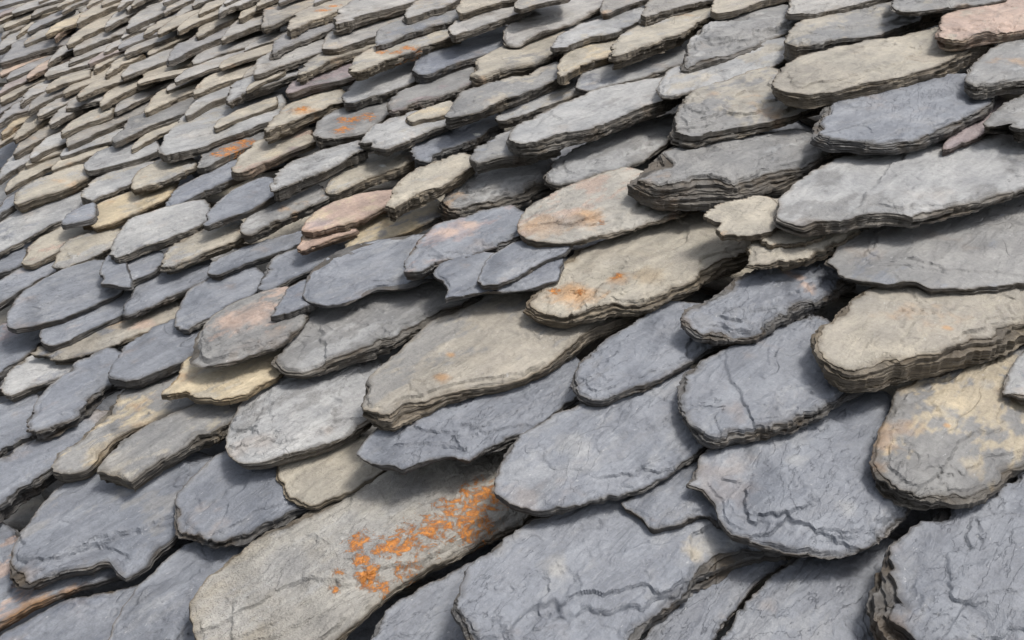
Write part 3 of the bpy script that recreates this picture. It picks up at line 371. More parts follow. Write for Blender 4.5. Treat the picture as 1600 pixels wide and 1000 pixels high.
["TL",1.0,13.3,23,436,122,[-997,384,-1006,391,-1016,399,-1026,408,-1032,421,-1037,435,-1041,450,-1044,467,-1045,485,-1046,502,-1043,513,-1040,523,-1035,530,-1019,527,-1003,522,-989,515,-983,505,-977,493,-973,481,-973,465,-975,449,-976,434,-977,421,-975,408,-973,396,-975,389,-978,384,-982,380,-987,380,-992,382],[],[],"greenish tan slate with a blunt thick tip at the left"],
["TL",1.0,12.7,3,358,136,[-1174,320,-1182,326,-1191,333,-1200,340,-1209,348,-1217,356,-1225,365,-1228,377,-1229,389,-1230,401,-1228,413,-1225,424,-1220,434,-1203,433,-1184,430,-1168,426,-1162,414,-1158,400,-1153,386,-1149,375,-1146,363,-1143,353,-1145,344,-1146,336,-1146,328,-1148,323,-1152,319,-1157,316,-1163,317,-1168,318],[],[],"cream wrinkled slate left of the white spotted slate"],
["TR",1.0,7.5,0,344,141,[-1220,297,-1231,304,-1244,313,-1257,321,-1265,331,-1273,341,-1280,353,-1284,368,-1288,384,-1290,400,-1287,412,-1282,424,-1276,432,-1262,427,-1246,419,-1233,410,-1230,396,-1229,381,-1226,367,-1219,356,-1211,345,-1205,334,-1203,324,-1200,314,-1198,305,-1200,301,-1204,298,-1207,296,-1211,296,-1215,296],[],[],"peach coloured slate left of the cream wrinkled slate"],
["TW",4.0,5.0,32,803,104,[-380,788,-379,804,-376,822,-372,840,-360,865,-346,890,-333,909,-321,898,-309,881,-300,864,-303,851,-308,837,-313,823,-318,808,-322,794,-327,781,-332,771,-336,762,-340,754,-346,754,-351,755,-357,758,-365,767,-373,777],[],[],"lowest splinter of the torn tan slate stack"],
["TK",3.0,8.8,46,786,103,[-395,764,-397,774,-399,785,-401,797,-409,807,-417,818,-425,829,-428,847,-430,867,-428,887,-412,908,-393,930,-372,944,-349,925,-326,899,-308,875,-308,855,-310,835,-313,815,-317,799,-321,784,-325,769,-331,759,-336,749,-341,740,-347,734,-354,730,-359,725,-364,722,-368,720,-371,719,-374,726,-376,735,-379,744,-384,750,-390,757],[],[],"torn tan slate with ragged layered pieces, larger lower half"],
["LB",1.0,13.7,30,422,128,[-1071,360,-1082,368,-1096,378,-1109,389,-1121,400,-1133,412,-1143,426,-1144,444,-1142,463,-1140,482,-1134,500,-1128,517,-1119,530,-1100,527,-1080,519,-1063,511,-1055,500,-1049,488,-1044,475,-1042,460,-1042,445,-1042,430,-1043,415,-1045,400,-1044,385,-1044,375,-1045,365,-1047,358,-1054,357,-1062,358],[],[[-1.0462,0.4012,0.0034,"w"],[-1.037,0.3898,0.0025,"w"]],"pale slate with white spots at the left"],
["LB",1.0,11.6,4,342,147,[-1289,273,-1311,287,-1336,304,-1361,321,-1374,338,-1384,355,-1394,373,-1396,393,-1398,413,-1397,433,-1390,449,-1382,464,-1372,474,-1348,457,-1322,435,-1300,415,-1295,399,-1293,385,-1291,370,-1286,356,-1282,341,-1278,327,-1274,314,-1268,300,-1263,287,-1263,281,-1264,275,-1266,271,-1272,271,-1279,271],[],[],"pale blue slate at the left border above the peach coloured slate"],
["YB",1.0,13.1,8,610,118,[-836,547,-843,554,-852,564,-860,574,-868,587,-877,601,-884,616,-885,630,-885,645,-883,661,-875,685,-865,710,-854,731,-838,728,-822,721,-810,715,-805,708,-803,700,-801,690,-801,676,-802,659,-802,643,-804,629,-806,616,-808,603,-809,589,-809,574,-808,560,-811,553,-814,547,-819,543,-824,543,-830,544],[],[[-0.8352,0.5853,0.0332,"Y"],[-0.8055,0.683,0.0258,"B"]],"slate half tan and half blue right of the gold splintered slate"],
["RY",1.0,9.6,28,534,116,[-866,502,-874,512,-884,523,-892,535,-893,543,-892,551,-890,559,-885,571,-880,583,-873,593,-861,591,-849,587,-840,583,-839,577,-840,569,-841,560,-843,548,-846,536,-848,524,-849,514,-850,505,-852,498,-856,498,-861,499],[],[],"small rusty slate under the gold splintered one"],
["TK",4.0,5.2,48,808,105,[-415,815,-418,833,-421,854,-422,873,-412,885,-399,894,-386,901,-369,896,-353,888,-338,878,-332,862,-328,843,-325,826,-329,811,-335,797,-341,784,-347,777,-354,771,-360,766,-366,765,-372,766,-378,767,-380,773,-382,780,-385,787,-389,789,-395,790,-400,792,-405,798,-410,806],[],[],"torn tan slate flake lying upper right on the larger torn piece"],
["WR",1.0,13.6,44,730,108,[-631,654,-637,663,-643,672,-649,683,-653,697,-655,712,-658,727,-659,741,-661,755,-661,770,-660,784,-658,799,-655,815,-650,839,-645,866,-635,888,-608,890,-579,887,-552,884,-529,878,-508,872,-493,865,-493,851,-497,835,-501,818,-508,800,-514,781,-521,763,-525,747,-530,732,-534,717,-540,704,-547,692,-553,680,-562,668,-572,656,-582,646,-589,641,-596,639,-603,637,-609,639,-615,641,-620,644,-624,647,-627,650],[[-0.5619,0.7301,0.0053]],[[-0.5822,0.7257,0.0258,"r"],[-0.5871,0.7196,0.0122,"d"],[-0.6065,0.6772,0.03,"r"],[-0.5834,0.6842,0.0445,"W"]],"oval pale slate with a rusty middle above the brown stained slate"],
["TK",3.5,7.3,59,778,103,[-451,773,-453,787,-454,805,-453,822,-444,840,-433,858,-421,872,-405,863,-389,849,-376,835,-373,816,-372,796,-372,779,-377,770,-383,764,-389,759,-395,754,-401,749,-407,744,-412,745,-417,748,-422,751,-424,756,-425,762,-428,767,-435,768,-444,769],[],[],"small torn tan slate piece above the brown stained slate"],
["GL",1.0,16.8,25,540,124,[-976,495,-984,503,-993,513,-1002,523,-1010,536,-1018,551,-1024,565,-1027,580,-1028,596,-1028,611,-1023,626,-1017,642,-1010,654,-992,649,-975,641,-961,633,-959,623,-958,611,-957,598,-956,583,-955,567,-954,552,-952,538,-950,524,-946,510,-945,502,-946,494,-948,488,-951,486,-955,485,-959,485,-964,487,-970,491],[],[],"grey slate in thick open layers left of the gold splintered slate"],
["LG",1.0,16.2,55,915,110,[-374,789,-380,801,-387,817,-393,833,-396,852,-399,872,-401,893,-401,916,-402,939,-401,964,-398,989,-394,1016,-387,1044,-369,1078,-349,1113,-327,1149,-302,1188,-275,1227,-247,1260,-218,1264,-190,1263,-167,1255,-158,1214,-152,1166,-150,1124,-161,1095,-174,1068,-186,1043,-192,1029,-197,1016,-202,1004,-207,988,-211,973,-216,958,-223,941,-230,924,-237,909,-243,897,-248,885,-253,876,-262,873,-270,871,-278,867,-285,860,-291,851,-297,842,-301,833,-305,824,-310,815,-315,805,-321,796,-327,788,-332,783,-338,780,-344,778,-351,779,-358,780,-364,782,-368,784,-371,785],[],[],"very wide light grey smooth slate with a curled left corner"],
["RY",1.0,11.3,32,584,118,[-882,525,-890,533,-899,544,-907,555,-913,569,-917,583,-921,598,-920,614,-917,631,-914,647,-906,663,-898,678,-889,690,-875,684,-860,675,-849,666,-848,656,-849,646,-850,636,-848,625,-847,614,-845,603,-845,593,-846,582,-847,572,-849,565,-851,558,-853,551,-856,543,-859,535,-862,529,-868,526,-875,524],[],[[-0.8569,0.5774,0.0149,"Y"],[-0.8753,0.5508,0.0181,"P"],[-0.8613,0.6245,0.0136,"Y"]],"gold and rust splintered slate at the middle left"],
["YT",1.0,11.4,1,449,143,[-1240,393,-1250,401,-1263,412,-1275,423,-1281,433,-1285,443,-1290,456,-1292,479,-1294,506,-1295,531,-1291,550,-1287,567,-1281,579,-1263,566,-1243,547,-1226,528,-1219,509,-1215,489,-1211,471,-1207,455,-1205,440,-1203,426,-1205,417,-1207,408,-1209,401,-1215,401,-1221,402,-1227,402,-1231,398,-1235,395],[],[],"smooth plain yellow tan slate at the left"],
["Bb",1.0,10.9,37,520,127,[-1008,462,-1018,471,-1030,481,-1041,493,-1052,510,-1062,529,-1071,548,-1076,569,-1080,591,-1082,609,-1074,614,-1065,615,-1054,614,-1038,604,-1020,594,-1005,582,-1000,566,-996,549,-992,533,-992,519,-993,506,-994,494,-995,482,-995,471,-996,463,-1000,461,-1003,461],[],[],"dark blue slate left of the slate in open layers"],
["BL",1.0,9.3,19,390,141,[-1252,377,-1259,384,-1266,392,-1272,402,-1275,415,-1276,430,-1275,441,-1258,435,-1237,424,-1221,413,-1221,404,-1224,395,-1228,386,-1231,381,-1232,375,-1235,371,-1240,372,-1246,374],[],[],"little blue slate end left of the yellow tan slate tip"],
["GL",1.0,26.5,16,741,121,[-814,699,-818,708,-822,718,-828,730,-838,745,-848,762,-858,780,-864,799,-868,820,-871,840,-864,856,-855,872,-844,888,-826,903,-807,918,-788,927,-765,909,-743,886,-726,866,-724,853,-725,840,-725,825,-726,810,-727,795,-729,780,-730,767,-733,754,-735,741,-738,729,-741,717,-743,705,-747,697,-750,690,-754,683,-760,680,-767,679,-774,679,-782,680,-789,681,-796,683,-802,688,-808,693],[],[],"chunky grey slate in many layers at the upper middle"],
["BG",1,10.6,1,372,158,[-1394,334,-1391,333,-1389,332,-1387,332,-1386,332,-1385,333,-1386,335,-1391,343,-1398,353,-1404,362,-1408,369,-1412,375,-1415,381,-1415,385,-1414,389,-1414,394,-1419,402,-1424,411,-1429,419,-1443,427,-1459,435,-1473,441,-1477,438,-1479,434,-1480,429,-1479,422,-1476,415,-1473,408,-1469,401,-1465,395,-1461,389,-1458,383,-1454,377,-1450,371,-1441,364,-1430,357,-1420,350,-1411,344,-1401,339],[],[],"thick bluish slate cut by the left border, its edge thirty-five percent down the photo"],
["TW",1.0,20.6,46,672,118,[-809,607,-818,618,-830,632,-842,648,-852,666,-860,687,-868,707,-870,724,-871,741,-871,759,-868,777,-865,796,-859,811,-844,806,-829,797,-816,789,-812,779,-809,767,-805,754,-803,740,-801,725,-799,709,-797,692,-796,675,-796,658,-796,642,-793,625,-791,610,-794,606,-798,605,-802,604,-804,604,-806,604],[],[],"smooth tan slate with a thick dark rim at the middle"],
["Bb",1.0,14.0,4,556,142,[-1165,489,-1176,498,-1189,509,-1201,521,-1207,532,-1212,544,-1217,557,-1223,579,-1230,602,-1235,625,-1237,642,-1237,658,-1235,672,-1218,671,-1199,667,-1184,663,-1178,652,-1174,639,-1169,625,-1167,605,-1164,583,-1162,563,-1160,546,-1156,529,-1150,513,-1148,502,-1147,492,-1148,484,-1153,484,-1159,486],[],[],"dark blue slate with a pointed black tip right of the cream slate"],
["GL",1.0,30.0,53,880,114,[-569,792,-573,801,-578,812,-583,826,-586,842,-590,861,-593,880,-595,898,-596,917,-596,937,-592,965,-587,994,-578,1024,-557,1055,-533,1086,-507,1113,-478,1118,-450,1120,-426,1121,-412,1112,-401,1102,-394,1092,-398,1076,-405,1055,-410,1031,-414,1006,-416,980,-419,956,-423,938,-427,920,-432,904,-436,888,-441,873,-446,858,-457,847,-468,836,-479,823,-489,813,-500,803,-510,794,-519,789,-529,786,-539,784,-546,784,-553,785,-559,786,-563,788,-566,789],[],[],"thickest grey slate with a deep dark layered edge at the upper centre right"],
["TL",1.0,17.2,11,421,155,[-1384,365,-1397,373,-1411,383,-1425,394,-1432,406,-1439,419,-1445,433,-1449,451,-1452,470,-1455,489,-1451,505,-1447,520,-1442,531,-1424,522,-1403,508,-1386,494,-1379,477,-1374,459,-1370,442,-1368,428,-1368,414,-1367,401,-1366,387,-1364,374,-1364,364,-1370,363,-1377,363],[],[],"cream slate with a thick end left of the tan slate"],
["LT",1.0,14.8,5,483,151,[-1320,436,-1332,445,-1345,456,-1358,468,-1365,480,-1371,491,-1376,504,-1377,522,-1377,540,-1376,558,-1370,572,-1364,585,-1357,593,-1343,579,-1327,561,-1312,542,-1304,523,-1296,503,-1290,485,-1289,470,-1288,455,-1284,442,-1289,439,-1296,439,-1303,438,-1309,437,-1314,435],[],[],"pale knotty slate just above the smooth yellow tan slate"],
["TL",1.0,18.9,9,696,132,[-976,635,-984,644,-993,654,-1002,667,-1012,684,-1023,703,-1033,722,-1038,742,-1042,763,-1044,783,-1036,802,-1025,821,-1014,836,-997,831,-980,822,-966,813,-958,801,-952,786,-946,770,-947,755,-950,740,-952,724,-953,708,-954,692,-954,676,-954,663,-952,651,-952,640,-955,635,-960,632,-965,629,-969,630,-973,632],[],[[-0.9796,0.7477,0.0067,"w"]],"cream knobbly slate with a white patch"],
["LG",1.0,21.9,44,625,129,[-995,565,-1006,575,-1019,588,-1031,601,-1037,615,-1043,630,-1047,647,-1048,670,-1049,694,-1048,718,-1046,734,-1043,748,-1040,760,-1027,758,-1013,754,-1003,748,-1001,737,-999,723,-996,708,-993,689,-989,670,-985,651,-983,633,-982,617,-977,600,-975,587,-973,575,-972,565,-975,561,-978,559,-983,557,-986,559,-990,561],[],[],"light grey slate with a thick blunt end left of the cream knobbly slate"],
["TW",1,7.6,0,442,166,[-1468,385,-1462,383,-1458,381,-1454,381,-1454,384,-1456,388,-1459,393,-1466,405,-1473,418,-1479,430,-1483,438,-1487,446,-1491,454,-1495,464,-1499,474,-1504,486,-1511,499,-1517,512,-1525,524,-1542,534,-1561,544,-1578,550,-1578,543,-1574,533,-1571,522,-1565,510,-1558,496,-1552,484,-1547,474,-1543,464,-1539,455,-1533,447,-1527,439,-1520,430,-1512,422,-1504,413,-1496,404,-1486,397,-1476,391],[],[],"small tan slate cut by the left border, its edge thirty percent down the photo"],
["TL",1.0,12.4,8,537,149,[-1261,491,-1275,500,-1291,511,-1306,523,-1316,539,-1326,555,-1334,573,-1335,591,-1334,611,-1329,626,-1308,624,-1284,617,-1265,610,-1258,600,-1254,589,-1250,576,-1246,560,-1243,542,-1241,526,-1244,514,-1244,503,-1245,493,-1250,490,-1255,489],[],[],"rounded cream slate above right of the yellow tan slate"],
["LG",1.0,16.7,9,913,129,[-727,818,-733,829,-739,842,-745,856,-747,872,-747,888,-748,907,-750,932,-751,960,-752,989,-749,1018,-746,1047,-742,1077,-735,1104,-728,1131,-719,1151,-703,1144,-686,1131,-672,1115,-667,1086,-663,1054,-659,1022,-657,995,-654,969,-652,945,-653,925,-654,906,-657,888,-662,870,-666,851,-670,833,-676,822,-684,812,-691,805,-697,803,-704,802,-710,803,-716,807,-721,812],[],[],"light grey slate directly below the long light slate at the upper centre"],
["LW",1,10.5,0,443,172,[-1527,396,-1521,393,-1516,391,-1512,390,-1512,391,-1512,393,-1513,396,-1519,404,-1527,413,-1534,423,-1540,432,-1544,440,-1548,449,-1553,459,-1558,469,-1563,480,-1571,492,-1578,504,-1587,515,-1606,526,-1629,537,-1648,545,-1650,540,-1648,532,-1646,523,-1639,511,-1631,499,-1624,487,-1621,479,-1619,472,-1616,464,-1605,454,-1593,444,-1582,435,-1572,428,-1564,422,-1555,415,-1545,408,-1535,401],[],[],"thick pale grey slate cut by the left border, its edge twenty-nine percent down the photo"],
["GB",1.0,19.6,46,807,124,[-805,760,-812,772,-819,785,-826,800,-830,814,-833,829,-836,844,-837,858,-837,871,-836,885,-830,907,-822,930,-812,946,-787,929,-761,907,-741,889,-738,877,-738,866,-738,853,-742,839,-746,825,-751,812,-758,802,-766,793,-772,782,-775,770,-778,759,-782,750,-789,752,-797,755],[],[],"small dark splintered slate under the tip of the long light slate"],
["TR",1.0,14.4,4,669,146,[-1175,611,-1186,622,-1200,636,-1213,651,-1223,668,-1233,687,-1241,706,-1243,728,-1243,750,-1243,771,-1244,789,-1245,806,-1243,818,-1217,806,-1189,789,-1166,773,-1162,760,-1161,747,-1159,732,-1156,713,-1152,693,-1148,674,-1145,658,-1141,644,-1137,629,-1138,619,-1141,610,-1146,603,-1150,601,-1155,601,-1160,602,-1165,604,-1169,606],[],[[-1.1412,0.6361,0.0236,"R"],[-1.1676,0.6905,0.0204,"Y"],[-1.1579,0.7264,0.0186,"P"]],"pinkish slate right of the orange streaked slate"],
["LG",1.0,8.8,5,540,160,[-1416,495,-1430,508,-1446,524,-1459,540,-1462,555,-1463,570,-1462,586,-1457,603,-1450,620,-1441,633,-1419,628,-1396,619,-1376,609,-1371,595,-1367,581,-1365,565,-1367,548,-1370,530,-1373,514,-1375,503,-1377,494,-1381,487,-1392,488,-1404,491],[],[],"light thin slate left of the long cream and grey slate"],
["TW",1,6.8,0,507,166,[-1473,466,-1467,463,-1462,461,-1457,460,-1457,461,-1457,463,-1457,465,-1458,473,-1460,482,-1463,491,-1465,502,-1467,512,-1469,521,-1470,527,-1470,533,-1471,539,-1473,548,-1475,558,-1478,567,-1489,575,-1502,582,-1513,586,-1515,581,-1516,574,-1516,567,-1515,557,-1514,547,-1512,538,-1512,532,-1511,527,-1510,522,-1507,515,-1504,508,-1501,501,-1497,495,-1494,489,-1490,483,-1484,477,-1478,471],[],[],"small tan slate, tip five percent across and twenty-seven percent down the photo"],
["GL",1.0,10.6,1,650,152,[-1234,589,-1250,602,-1270,618,-1289,634,-1301,650,-1312,667,-1322,685,-1327,709,-1332,734,-1335,757,-1334,771,-1333,783,-1328,789,-1303,771,-1275,748,-1251,726,-1246,706,-1244,687,-1241,667,-1235,647,-1228,626,-1220,606,-1220,598,-1222,593,-1225,589,-1227,588,-1229,587],[[-1.2567,0.669,0.0211],[-1.2657,0.6994,0.0193],[-1.2506,0.6447,0.0166]],[],"slim slate with an orange streak left of the pinkish slate"],
["BL",1.0,17.6,8,841,138,[-977,805,-983,816,-989,829,-995,843,-1001,859,-1006,876,-1011,894,-1010,916,-1007,938,-1003,960,-996,977,-989,993,-979,1005,-959,994,-937,979,-920,965,-919,956,-921,945,-921,932,-918,914,-913,894,-909,874,-910,856,-911,838,-912,821,-910,804,-905,786,-902,771,-908,766,-916,765,-925,765,-933,770,-941,776,-950,782,-959,790,-968,797],[],[[-0.9258,0.9,0.005,"w"]],"blue slate with a stepped curled tip at the upper middle"],
["TW",1,5.2,0,484,171,[-1529,448,-1526,447,-1523,446,-1520,445,-1520,446,-1520,448,-1520,450,-1522,456,-1524,462,-1527,470,-1530,479,-1532,488,-1534,497,-1534,502,-1534,507,-1535,512,-1536,520,-1538,528,-1540,535,-1549,541,-1559,546,-1567,549,-1568,544,-1568,538,-1568,532,-1567,525,-1567,517,-1566,509,-1565,503,-1564,498,-1562,492,-1560,485,-1557,478,-1554,471,-1551,467,-1548,464,-1545,461,-1540,457,-1534,452],[],[],"slim tan slate, tip two percent across and twenty-six percent down the photo"],
["LW",1,9.7,5,514,174,[-1534,461,-1530,459,-1527,458,-1524,458,-1524,460,-1524,464,-1525,468,-1530,475,-1536,484,-1541,494,-1547,506,-1550,518,-1553,530,-1554,537,-1554,543,-1555,550,-1560,561,-1565,574,-1571,585,-1589,596,-1609,606,-1626,614,-1629,608,-1629,600,-1629,592,-1626,583,-1622,573,-1618,563,-1615,550,-1612,537,-1608,526,-1604,521,-1600,518,-1595,514,-1586,503,-1576,492,-1566,482,-1555,474,-1544,467],[],[],"thick pale grey slate, tip three percent across and twenty-five percent down the photo"],
["PP",1.0,11.3,30,1165,133,[-296,1078,-300,1099,-304,1127,-307,1156,-305,1183,-302,1210,-301,1239,-303,1276,-307,1317,-308,1348,-292,1333,-274,1308,-260,1285,-260,1263,-263,1240,-266,1216,-269,1190,-272,1165,-275,1142,-280,1124,-284,1106,-287,1089,-290,1082,-293,1077],[],[],"narrow purple brown slate edge in the dark gap at the right"],
["LT",1.0,15.3,12,681,159,[-1310,570,-1327,583,-1345,598,-1365,617,-1389,641,-1415,669,-1439,697,-1446,723,-1450,750,-1452,776,-1451,802,-1447,828,-1443,852,-1434,867,-1424,880,-1409,887,-1368,865,-1325,838,-1290,812,-1283,786,-1281,759,-1279,734,-1278,711,-1277,690,-1276,669,-1275,648,-1273,627,-1269,606,-1269,592,-1272,579,-1276,569,-1286,567,-1298,567],[],[[-1.3167,0.6753,0.043,"W"]],"long cream and grey slate above the orange streaked slate"],
["LW",1,6.9,1,552,170,[-1501,497,-1497,495,-1493,494,-1489,493,-1488,494,-1487,496,-1487,499,-1487,508,-1489,519,-1490,530,-1492,541,-1493,552,-1493,563,-1492,574,-1490,585,-1489,596,-1490,609,-1490,622,-1492,633,-1504,642,-1519,650,-1531,655,-1534,648,-1536,639,-1538,629,-1540,619,-1541,608,-1542,597,-1541,586,-1539,574,-1537,563,-1536,555,-1536,548,-1534,540,-1531,532,-1527,523,-1523,516,-1516,509,-1508,502],[],[],"small pale grey slate, tip six percent across and twenty-five percent down the photo"],
["GW",1,10.9,1,522,180,[-1586,456,-1581,454,-1579,453,-1576,453,-1576,456,-1577,459,-1578,463,-1583,472,-1590,483,-1597,494,-1607,509,-1615,523,-1622,537,-1626,549,-1629,560,-1633,572,-1641,588,-1650,604,-1660,619,-1684,633,-1711,647,-1734,657,-1736,650,-1734,639,-1731,627,-1722,608,-1711,589,-1702,572,-1699,565,-1698,560,-1695,554,-1687,540,-1678,525,-1667,511,-1653,500,-1639,490,-1624,481,-1610,472,-1597,463],[],[],"thick grey slate, tip one percent across and twenty-five percent down the photo"],
["LW",2.0,15.5,33,793,138,[-1012,737,-1022,750,-1034,768,-1044,787,-1047,803,-1048,819,-1049,837,-1047,858,-1045,880,-1043,901,-1040,919,-1038,936,-1032,949,-1009,936,-984,920,-964,904,-960,889,-958,873,-956,856,-955,838,-954,818,-953,799,-952,779,-950,760,-949,743,-955,737,-964,735,-972,733,-979,737,-986,742,-993,746,-998,742,-1005,737],[],[],"pale slate with a torn left tip right of the orange spotted slate"],
["BL",1.0,19.6,60,1078,126,[-431,992,-435,1004,-440,1019,-445,1037,-449,1057,-454,1079,-459,1103,-464,1131,-468,1160,-470,1190,-462,1224,-450,1259,-437,1294,-418,1327,-397,1359,-375,1384,-351,1376,-328,1363,-308,1347,-298,1313,-290,1276,-284,1242,-286,1216,-290,1192,-293,1167,-295,1144,-298,1123,-300,1103,-304,1087,-307,1071,-312,1057,-318,1047,-325,1037,-332,1028,-342,1019,-351,1009,-360,1000,-366,999,-372,1000,-378,1000,-385,995,-393,990,-401,985,-407,985,-414,985,-420,986,-424,987,-428,989],[],[],"bluish cracked slate below the long tan weathered slate"],
["LG",1.0,20.3,48,934,131,[-786,813,-793,825,-801,840,-809,858,-814,885,-819,915,-823,946,-824,977,-824,1009,-824,1041,-821,1070,-817,1098,-812,1127,-801,1153,-789,1180,-776,1203,-755,1204,-734,1201,-717,1197,-708,1179,-701,1156,-694,1131,-693,1107,-692,1081,-692,1055,-693,1029,-695,1004,-698,980,-700,956,-702,933,-704,912,-708,896,-711,881,-714,866,-718,852,-722,838,-725,825,-731,814,-738,805,-745,798,-754,798,-763,800,-771,802,-776,805,-781,809],[],[],"long light grey slate with a straight brown side at the upper centre"],
["TW",1,6.8,1,621,166,[-1407,575,-1403,573,-1399,571,-1396,570,-1395,572,-1396,574,-1397,578,-1402,588,-1408,599,-1413,610,-1417,620,-1422,630,-1426,639,-1427,644,-1427,649,-1428,654,-1432,664,-1436,675,-1442,686,-1455,695,-1469,703,-1481,709,-1482,704,-1481,697,-1479,689,-1476,678,-1472,666,-1468,655,-1466,648,-1464,643,-1461,637,-1457,631,-1453,625,-1448,618,-1441,610,-1434,602,-1428,594,-1420,587,-1413,581],[],[],"small tan slate, tip thirteen percent across and twenty-four percent down the photo"],
["TW",1,6.5,0,481,184,[-1659,451,-1656,450,-1654,449,-1653,449,-1653,450,-1654,452,-1655,454,-1659,460,-1664,466,-1668,473,-1672,478,-1675,484,-1679,489,-1681,493,-1682,497,-1684,501,-1688,508,-1692,514,-1697,521,-1707,526,-1719,532,-1729,536,-1730,533,-1728,528,-1727,523,-1724,518,-1721,511,-1718,505,-1714,499,-1710,493,-1706,487,-1703,484,-1701,482,-1698,479,-1693,475,-1687,470,-1681,465,-1674,460,-1666,455],[],[],"small tan slate cut by the left border, its edge twenty-four percent down the photo"],
["GL",1.0,20.8,11,800,149,[-1151,758,-1162,771,-1176,786,-1188,803,-1196,821,-1203,840,-1208,859,-1206,881,-1203,904,-1199,924,-1194,933,-1188,941,-1181,945,-1159,935,-1136,923,-1118,911,-1114,898,-1111,884,-1106,868,-1095,846,-1083,824,-1074,803,-1078,787,-1085,772,-1089,756,-1092,745,-1096,736,-1101,730,-1109,732,-1117,735,-1125,739,-1133,744,-1142,750],[[-1.1401,0.8235,0.0211],[-1.1322,0.8536,0.016],[-1.1118,0.7866,0.0165]],[],"grey slate with three orange lichen spots at the upper middle"],
["GW",1,11.6,2,624,177,[-1538,529,-1524,522,-1510,516,-1498,512,-1497,513,-1497,517,-1499,523,-1506,542,-1515,565,-1525,588,-1533,611,-1540,633,-1547,655,-1552,673,-1556,690,-1562,709,-1571,734,-1580,761,-1593,786,-1624,808,-1660,830,-1692,845,-1694,832,-1691,812,-1686,791,-1676,761,-1663,730,-1653,702,-1648,682,-1645,665,-1641,648,-1632,632,-1623,617,-1614,603,-1603,591,-1592,580,-1581,569,-1566,555,-1552,542],[],[],"thick grey slate, tip six percent across and twenty-three percent down the photo"],
["GW",1,10.4,6,660,171,[-1456,571,-1445,565,-1433,560,-1423,557,-1422,558,-1422,561,-1423,567,-1429,583,-1436,602,-1445,622,-1453,646,-1458,671,-1463,695,-1466,710,-1467,724,-1470,740,-1477,763,-1484,788,-1494,811,-1520,832,-1551,851,-1577,865,-1580,853,-1578,835,-1575,815,-1568,790,-1559,764,-1551,740,-1548,721,-1546,704,-1543,686,-1537,669,-1529,651,-1520,636,-1508,624,-1495,613,-1482,603,-1473,592,-1464,580],[],[],"thick grey slate, tip eleven percent across and twenty-three percent down the photo"],
["GT",1.0,25.3,58,1023,128,[-607,947,-617,966,-629,988,-641,1012,-649,1036,-658,1062,-664,1089,-663,1118,-660,1147,-656,1177,-649,1209,-641,1243,-630,1271,-609,1276,-587,1277,-564,1273,-537,1252,-511,1230,-492,1211,-487,1194,-487,1175,-486,1155,-490,1137,-494,1118,-498,1098,-502,1079,-505,1061,-509,1044,-516,1027,-523,1010,-530,993,-538,975,-545,954,-550,935,-556,927,-563,923,-570,920,-577,921,-584,923,-591,926,-596,932,-601,938],[],[],"warm grey slate with a broken tip, left of the cracked bluish slate"],
["GL",1.0,20.4,49,1176,132,[-268,1136,-272,1153,-274,1176,-276,1200,-276,1215,-275,1229,-274,1245,-273,1263,-271,1281,-266,1302,-247,1336,-226,1374,-205,1396,-187,1337,-171,1267,-162,1210,-179,1188,-202,1171,-222,1156,-229,1153,-234,1155,-238,1158,-242,1164,-245,1170,-248,1172,-254,1158,-261,1142],[],[],"knobbly grey slate tip at the right border beside the purple brown edge"],
["TW",1,10.2,9,534,184,[-1633,479,-1627,477,-1623,475,-1620,475,-1619,476,-1619,477,-1620,480,-1627,490,-1635,502,-1644,515,-1655,529,-1665,543,-1675,556,-1677,563,-1678,568,-1680,575,-1688,588,-1697,601,-1707,614,-1728,627,-1753,639,-1774,648,-1775,642,-1772,633,-1770,623,-1763,609,-1756,594,-1749,580,-1740,569,-1732,559,-1724,549,-1718,543,-1713,538,-1706,532,-1693,522,-1678,512,-1665,502,-1653,494,-1642,486],[],[],"thick tan slate, tip one percent across and twenty-two percent down the photo"],
["TL",1.0,21.3,18,776,154,[-1215,709,-1226,720,-1239,734,-1252,748,-1264,765,-1277,783,-1288,801,-1292,821,-1295,841,-1297,862,-1299,887,-1300,914,-1299,935,-1281,934,-1262,929,-1246,924,-1236,914,-1227,903,-1219,889,-1218,868,-1217,844,-1214,820,-1209,797,-1202,775,-1196,753,-1192,735,-1188,718,-1186,704,-1188,699,-1191,697,-1195,696,-1202,699,-1208,703],[[-1.2412,0.8081,0.0131]],[[-1.2373,0.8025,0.024,"r"]],"cream slate with rusty specks left of the orange spotted slate"],
["YT",1,9.6,1,540,190,[-1698,484,-1691,481,-1685,478,-1680,476,-1680,478,-1681,482,-1684,486,-1694,498,-1706,512,-1716,525,-1721,535,-1726,544,-1730,553,-1736,563,-1743,573,-1749,583,-1759,597,-1768,611,-1778,624,-1800,636,-1826,648,-1847,656,-1847,650,-1842,640,-1838,630,-1832,617,-1825,604,-1818,591,-1811,583,-1805,575,-1798,566,-1788,554,-1778,541,-1767,529,-1753,520,-1739,513,-1726,505,-1716,498,-1707,490],[],[],"small yellow tan slate cut by the left border, its edge twenty-two percent down the photo"],
["TW",1,8.9,18,573,175,[-1552,531,-1546,527,-1540,525,-1534,523,-1534,525,-1534,527,-1535,532,-1541,542,-1548,554,-1553,565,-1554,572,-1555,577,-1555,583,-1555,590,-1555,596,-1556,604,-1560,614,-1563,625,-1568,635,-1583,644,-1600,654,-1615,661,-1618,656,-1619,650,-1620,643,-1620,635,-1618,626,-1617,617,-1613,608,-1609,600,-1604,591,-1601,583,-1597,575,-1593,567,-1587,561,-1581,556,-1575,550,-1567,544,-1559,537],[],[],"small tan slate, tip six percent across and twenty-one percent down the photo"],
